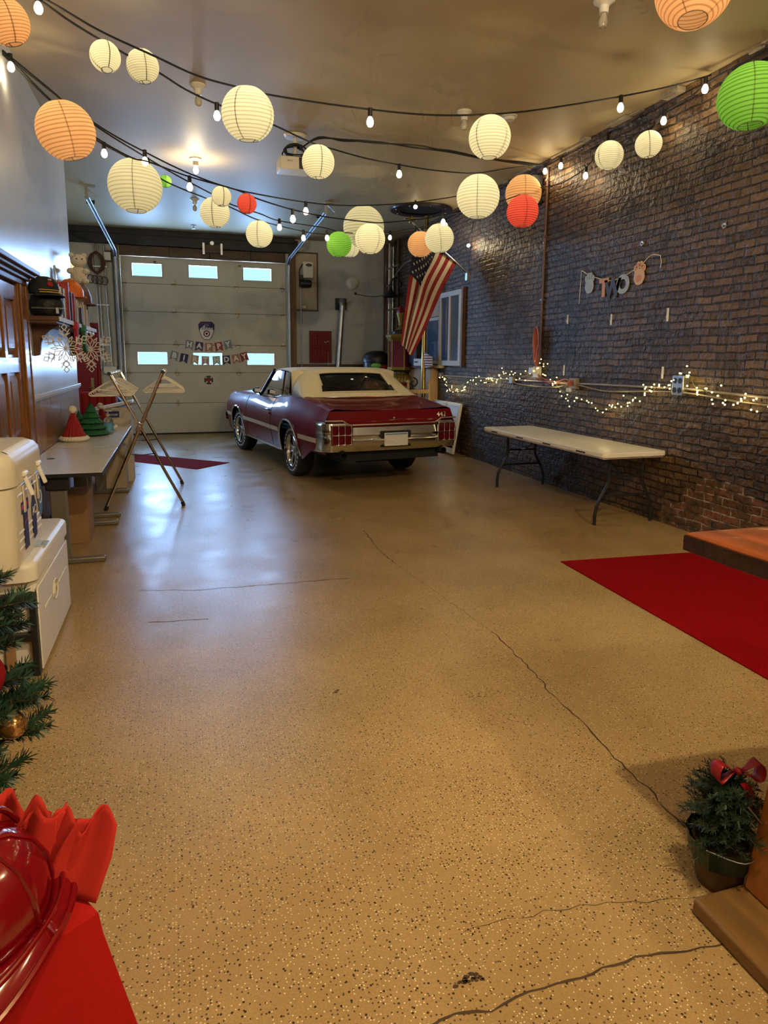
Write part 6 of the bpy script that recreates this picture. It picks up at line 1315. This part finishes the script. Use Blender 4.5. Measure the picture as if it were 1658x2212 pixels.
obj('pot', G().lathe([(.001, .0), (.064, 0), (.082, .13), (.088, .135), (.088, .15), (.078, .15), (.07, .02), (.001, .02)], 28), M('brown_pot', (.085, .045, .018), .4), t); obj('soil', G().lathe([(.001, .135), (.079, .135)], 20), m_twig, t)
obj('pot_wrap', G().lathe([(.0885, .085), (.098, .15), (.105, .165)], 28, flute=lambda a, z: .04 * sin(11 * a)), M('green_foil', (.006, .022, .010), .3), t)
g = G(); tw = G(); q = random.Random(21)
for i in range(150):
    a = q.uniform(0, 2 * pi); z = q.uniform(.13, .33); el = q.uniform(-.15, .9) + (z - .14) * 2.0; d = Vector((cos(a) * cos(el), sin(a) * cos(el), sin(el))); L_ = q.uniform(.08, .135) * (1 if z < .28 else .8)
    pts = sprig(g, (cos(a) * .02, sin(a) * .02, z), d, L_, 70, .027, i); tw.tube(pts, [.0025 * (1 - k / 9) for k in range(7)], 4)
obj('stem', tw.cyl((0, 0, .1), (0, 0, .38), .006, .002, 6), m_twig, t); fo_ = obj('foliage', g, m_needle, t, smooth=0)
def bow(par, c, k, ang):
    g = G(); M_ = Matrix.Translation(c) @ Matrix.Rotation(ang, 4, 'Z')
    for s in (-1, 1): g.add([M_ @ Vector((s * (.012 + .10 * k * sin(pi * u) ** .8 * .5 + .085 * k * u * (1 - u) * 2), .03 * k * (v - .5) * 2 * (.3 + sin(pi * u)), .055 * k * sin(2 * pi * u) * .8 + .02)) for v in (0, .25, .5, .75, 1) for u in [i / 14 for i in range(15)]], [(j * 15 + i, j * 15 + i + 1, j * 15 + i + 16, j * 15 + i + 15) for j in range(4) for i in range(14)])
    g.ball(M_ @ Vector((0, 0, .02)), .016 * k, 12, 8, (1, 1.3, 1)); o = obj('bow', g, m_bow, par, smooth=60); o.modifiers.new('t', 'SOLIDIFY').thickness = .002; return o
bow(t, (.015, -.02, .37), .68, R(-12)); obj('ribbon_tail', G().grid(lambda u, v: (.01 + .03 * (u - .5) + .03 * v, -.05 - .03 * v, .37 - .09 * v + .01 * sin(6 * v)), 3, 8), m_bow, t)
obj('tinsel', G().tube(smoothpts([(-.02, -.1, .33), (.02, -.12, .28), (.06, -.09, .27), (.10, -.05, .29)], 5), .0022, 5).tube(smoothpts([(-.10, -.04, .16), (-.02, -.11, .15), (.07, -.09, .16)], 5), .002, 5), m_steel, t)

t = thing('christmas_tree', 'artificial Christmas tree whose branches reach in at the left edge', 'christmas tree', (-.98, 2.12, 0))
g = G(); tw = G(); q = random.Random(31); n = 0
def branch(p, e, nl=.05, k=230):
    global n
    p = Vector(p); e = Vector(e); n += 1
    pts = sprig(g, p, e - p, (e - p).length, int(k * (e - p).length / .25), nl, n * 7, .06); tw.tube(pts, [.005 * (1 - i / 9) for i in range(7)], 5)
O = Vector((-.98, 2.12, 0))
tips = [(-.44, 2.26, .565), (-.445, 2.27, .455), (-.50, 2.42, .835), (-.53, 2.46, .745), (-.52, 2.15, .365), (-.50, 2.30, .62), (-.56, 2.4, .70), (-.58, 2.05, .31), (-.50, 2.34, .525), (-.53, 2.2, .55), (-.60, 2.5, .9), (-.57, 2.35, .78)]
for i, e in enumerate(tips):
    e = Vector(e); r_ = e - O; p = Vector((r_.x * .12, r_.y * .12, e.z - .10)); e2 = Vector((r_.x, r_.y, e.z)); branch(p, e2)
    d = e2 - p
    for f_, s_ in ((.45, 1), (.6, -1), (.75, 1), (.85, -1)):
        b = p + d * f_; sd = d.cross(Vector((0, 0, 1))).normalized() * s_; branch(b, b + (d.normalized() * .75 + sd * .65 + Vector((0, 0, .12 * s_))) * (.16 * (1.2 - f_) + .05))
for i in range(46):
    z = q.uniform(.2, 1.75); a = q.uniform(.9, 5.0); L_ = .56 * (1.9 - z) / 1.65 * q.uniform(.7, 1); branch((0, 0, z - .02), (cos(a) * L_, sin(a) * L_, z - .06), .05, 130)
obj('trunk', tw.cyl((0, 0, .0), (0, 0, 1.85), .02, .006, 8), m_twig, t); obj('foliage', g, m_needle2, t, smooth=0); obj('stand', G().tube([(-.25, 0, .012), (.0, 0, .06), (.25, 0, .012)], .012, 8).tube([(0, -.25, .012), (0, 0, .06), (0, .25, .012)], .012, 8), m_black, t)
m_baub = M('gold_glass', (.42, .22, .06), .10, .75, coat=1.0)
t = thing('bauble', 'shiny gold bauble hanging from the lowest branches of the Christmas tree', 'bauble', (-.533, 2.2, .478)); obj('ball', G().ball((0, 0, 0), .042, 28, 18), m_baub, t); obj('cap', G().cyl((0, 0, .04), (0, 0, .052), .011).tube([(0, 0, .05), (0, .004, .07), (0, 0, .085)], .0015, 5), m_gold, t)
t = thing('christmas_stocking', 'dark red felt ornament hanging among the Christmas tree branches', 'stocking', (-.575, 2.2, .70)); obj('sock', G().grid(lambda u, v: (.075 * sin(pi * u) ** .5 * (1 - .25 * sin(2 * pi * v)) * (1 if 1 else 0) - .06, .05 * cos(pi * u), .09 - .19 * v + .01 * sin(6 * u)), 14, 14).grid(lambda u, v: (-.075 * sin(pi * u) ** .5 - .06, .05 * cos(pi * u), .09 - .19 * v), 14, 14), m_dred, t); obj('loop', G().tube([(-.06, 0, .09), (-.05, 0, .14), (-.06, 0, .09)], .003, 5), m_dred, t)

# red table: cloth over a small table, helmet and tissue on it
t = thing('side_table', 'small table hidden under the bright red cloth in the lower left corner', 'table', (-.67, 1.165, 0), R(33)); obj('table_top', G().bb(-.35, .35, -.35, .35, .70, .725), m_dwood, t, bevel=.004)
for x in (-.3, .3):
    for y in (-.3, .3): obj('leg', G().cyl((x, y, 0), (x, y, .70), .02), m_dwood, t)
m_cloth = M('red_tablecloth', (.31, .008, .006), .85, spec=.1, noise=(160, .12))
HX, HY = .372, .372
def clothpt(a, k):
    """a: perimeter 0..1, k: 0 centre .. 1 table edge .. 2 hem"""
    per = a * 4; s_ = int(per) % 4; f_ = per - int(per); c = [(HX, HY), (-HX, HY), (-HX, -HY), (HX, -HY)]; p0 = c[s_]; p1 = c[(s_ + 1) % 4]; x = p0[0] + (p1[0] - p0[0]) * f_; y = p0[1] + (p1[1] - p0[1]) * f_
    if k <= 1: return (x * k, y * k, .728)
    h = k - 1; cor = (1 - min(f_, 1 - f_) / .14) if min(f_, 1 - f_) < .14 else 0; r_ = hypot(x, y); out = .05 * h + .13 * h * max(0, cor) ** 1.5 + .014 * h * sin(a * 2 * pi * 14)
    return (x + x / r_ * out, y + y / r_ * out, .728 - .016 * (h > 0) - (.70 * h))
NA = 160; g = G(); ks = [0, .5, .9, .985, 1.0, 1.03, 1.1, 1.2, 1.35, 1.5, 1.65, 1.8, 1.9, 2.0]
g.v = [clothpt(i / NA, k) for k in ks for i in range(NA)]; g.f = [(j * NA + i, j * NA + (i + 1) % NA, (j + 1) * NA + (i + 1) % NA, (j + 1) * NA + i) for j in range(len(ks) - 1) for i in range(NA)]
c = obj('tablecloth', g, m_cloth, smooth=50, loc=(-.67, 1.165, 0), rotz=R(33)); tag(c, 'bright red cloth draped to the floor over the corner table', 'tablecloth')
m_helm = M('glossy_red_helmet', (.13, .0015, .004), .14, coat=.8, bump=(14, .06, .01), spec=.4)
t = thing('fire_helmet', 'glossy red fire helmet with a broad rolled brim on the red cloth', 'helmet', (-.325, 1.055, .734)); t.rotation_euler = (R(3), R(0), R(-22)); t.scale = (.86, .86, .95)
obj('shell', G().lathe([(.125, .02), (.128, .05), (.122, .10), (.10, .15), (.065, .18), (.02, .192), (.001, .193)], 48, flute=lambda a, z: .0 + .012 * (abs(cos(4 * a)) > .985)).xf(Matrix.Diagonal((.88, 1.08, .86, 1))), m_helm, t)
g = G()
for i in range(8):
    a = 2 * pi * i / 8; g.tube([(.88 * cos(a) * r_ * 1.01, 1.08 * sin(a) * r_ * 1.01, z * .865) for r_, z in [(.126, .035), (.128, .05), (.122, .10), (.10, .15), (.065, .18), (.02, .194)]], .0055, 6)
obj('rib', g, m_helm, t)
def brim(u, v):
    a = 2 * pi * u; back = max(0, -sin(a)) ** 2.0; w = .038 + .085 * back + .03 * max(0, sin(a)) ** 4; r_ = .122 + w * v
    return (.90 * cos(a) * r_, 1.08 * sin(a) * r_, .026 - .016 * v ** 1.5 - .02 * back * v + .010 * sin(pi * v))
br = obj('brim', G().grid(brim, 64, 8), m_helm, t); br.modifiers.new('t', 'SOLIDIFY').thickness = .004
obj('brim_roll', G().tube([brim(i / 64, 1.0) for i in range(64)], .0075, 8, closed=True), m_helm, t); obj('brim_bead', G().tube([Vector(brim(i / 64, .55)) + Vector((0, 0, .004)) for i in range(64)], .0045, 8, closed=True), m_helm, t)
obj('crest', G().tube(smoothpts([(0, .13, .12), (0, .09, .172), (0, .03, .188), (0, -.06, .175), (0, -.12, .10)], 5), [.006] * 20 + [.006], 8), m_helm, t)
m_tis = M('red_tissue_paper', (.34, .020, .013), .8, spec=.15)
t = thing('tissue_bundle', 'crumpled red tissue paper standing up behind the red fire helmet', 'tissue paper', (-.285, 1.135, .733)); q = random.Random(6)
for i in range(9):
    a0 = -2.0 + i * .42; w = q.uniform(.04, .055); h = q.uniform(.095, .132); tw_ = q.uniform(-.3, .3) - .45; base = Vector((-.085 + .019 * i + q.uniform(-.01, .01), .07 + q.uniform(-.012, .012) - .013 * i, 0)); dx, dy = cos(a0 + 1.2) * .02 - .02 + .011 * i, .03
    def leaf(u, v): 
        s_ = (u - .5) * 2; ww = w * (1 - .15 * v) * (1 - .22 * max(0, v - .6) / .4)
        return (base.x + s_ * ww * cos(tw_) + dx * v, base.y + s_ * ww * sin(tw_) + dy * v + .018 * sin(5 * u + 3 * i) * (.4 + v) + .02 * abs(s_) * v, h * v * (1 - .10 * s_ * s_) + .012 * v * sin(8 * u + i))
    o = obj('sheet', G().grid(leaf, 12, 12), m_tis, t, smooth=70); o.modifiers.new('t', 'SOLIDIFY').thickness = .001
lamp('side_daylight', 'AREA', (-3.35, 12, 2), 26, (.55, .75, 1), 2, (0, R(-90), 0), 2)
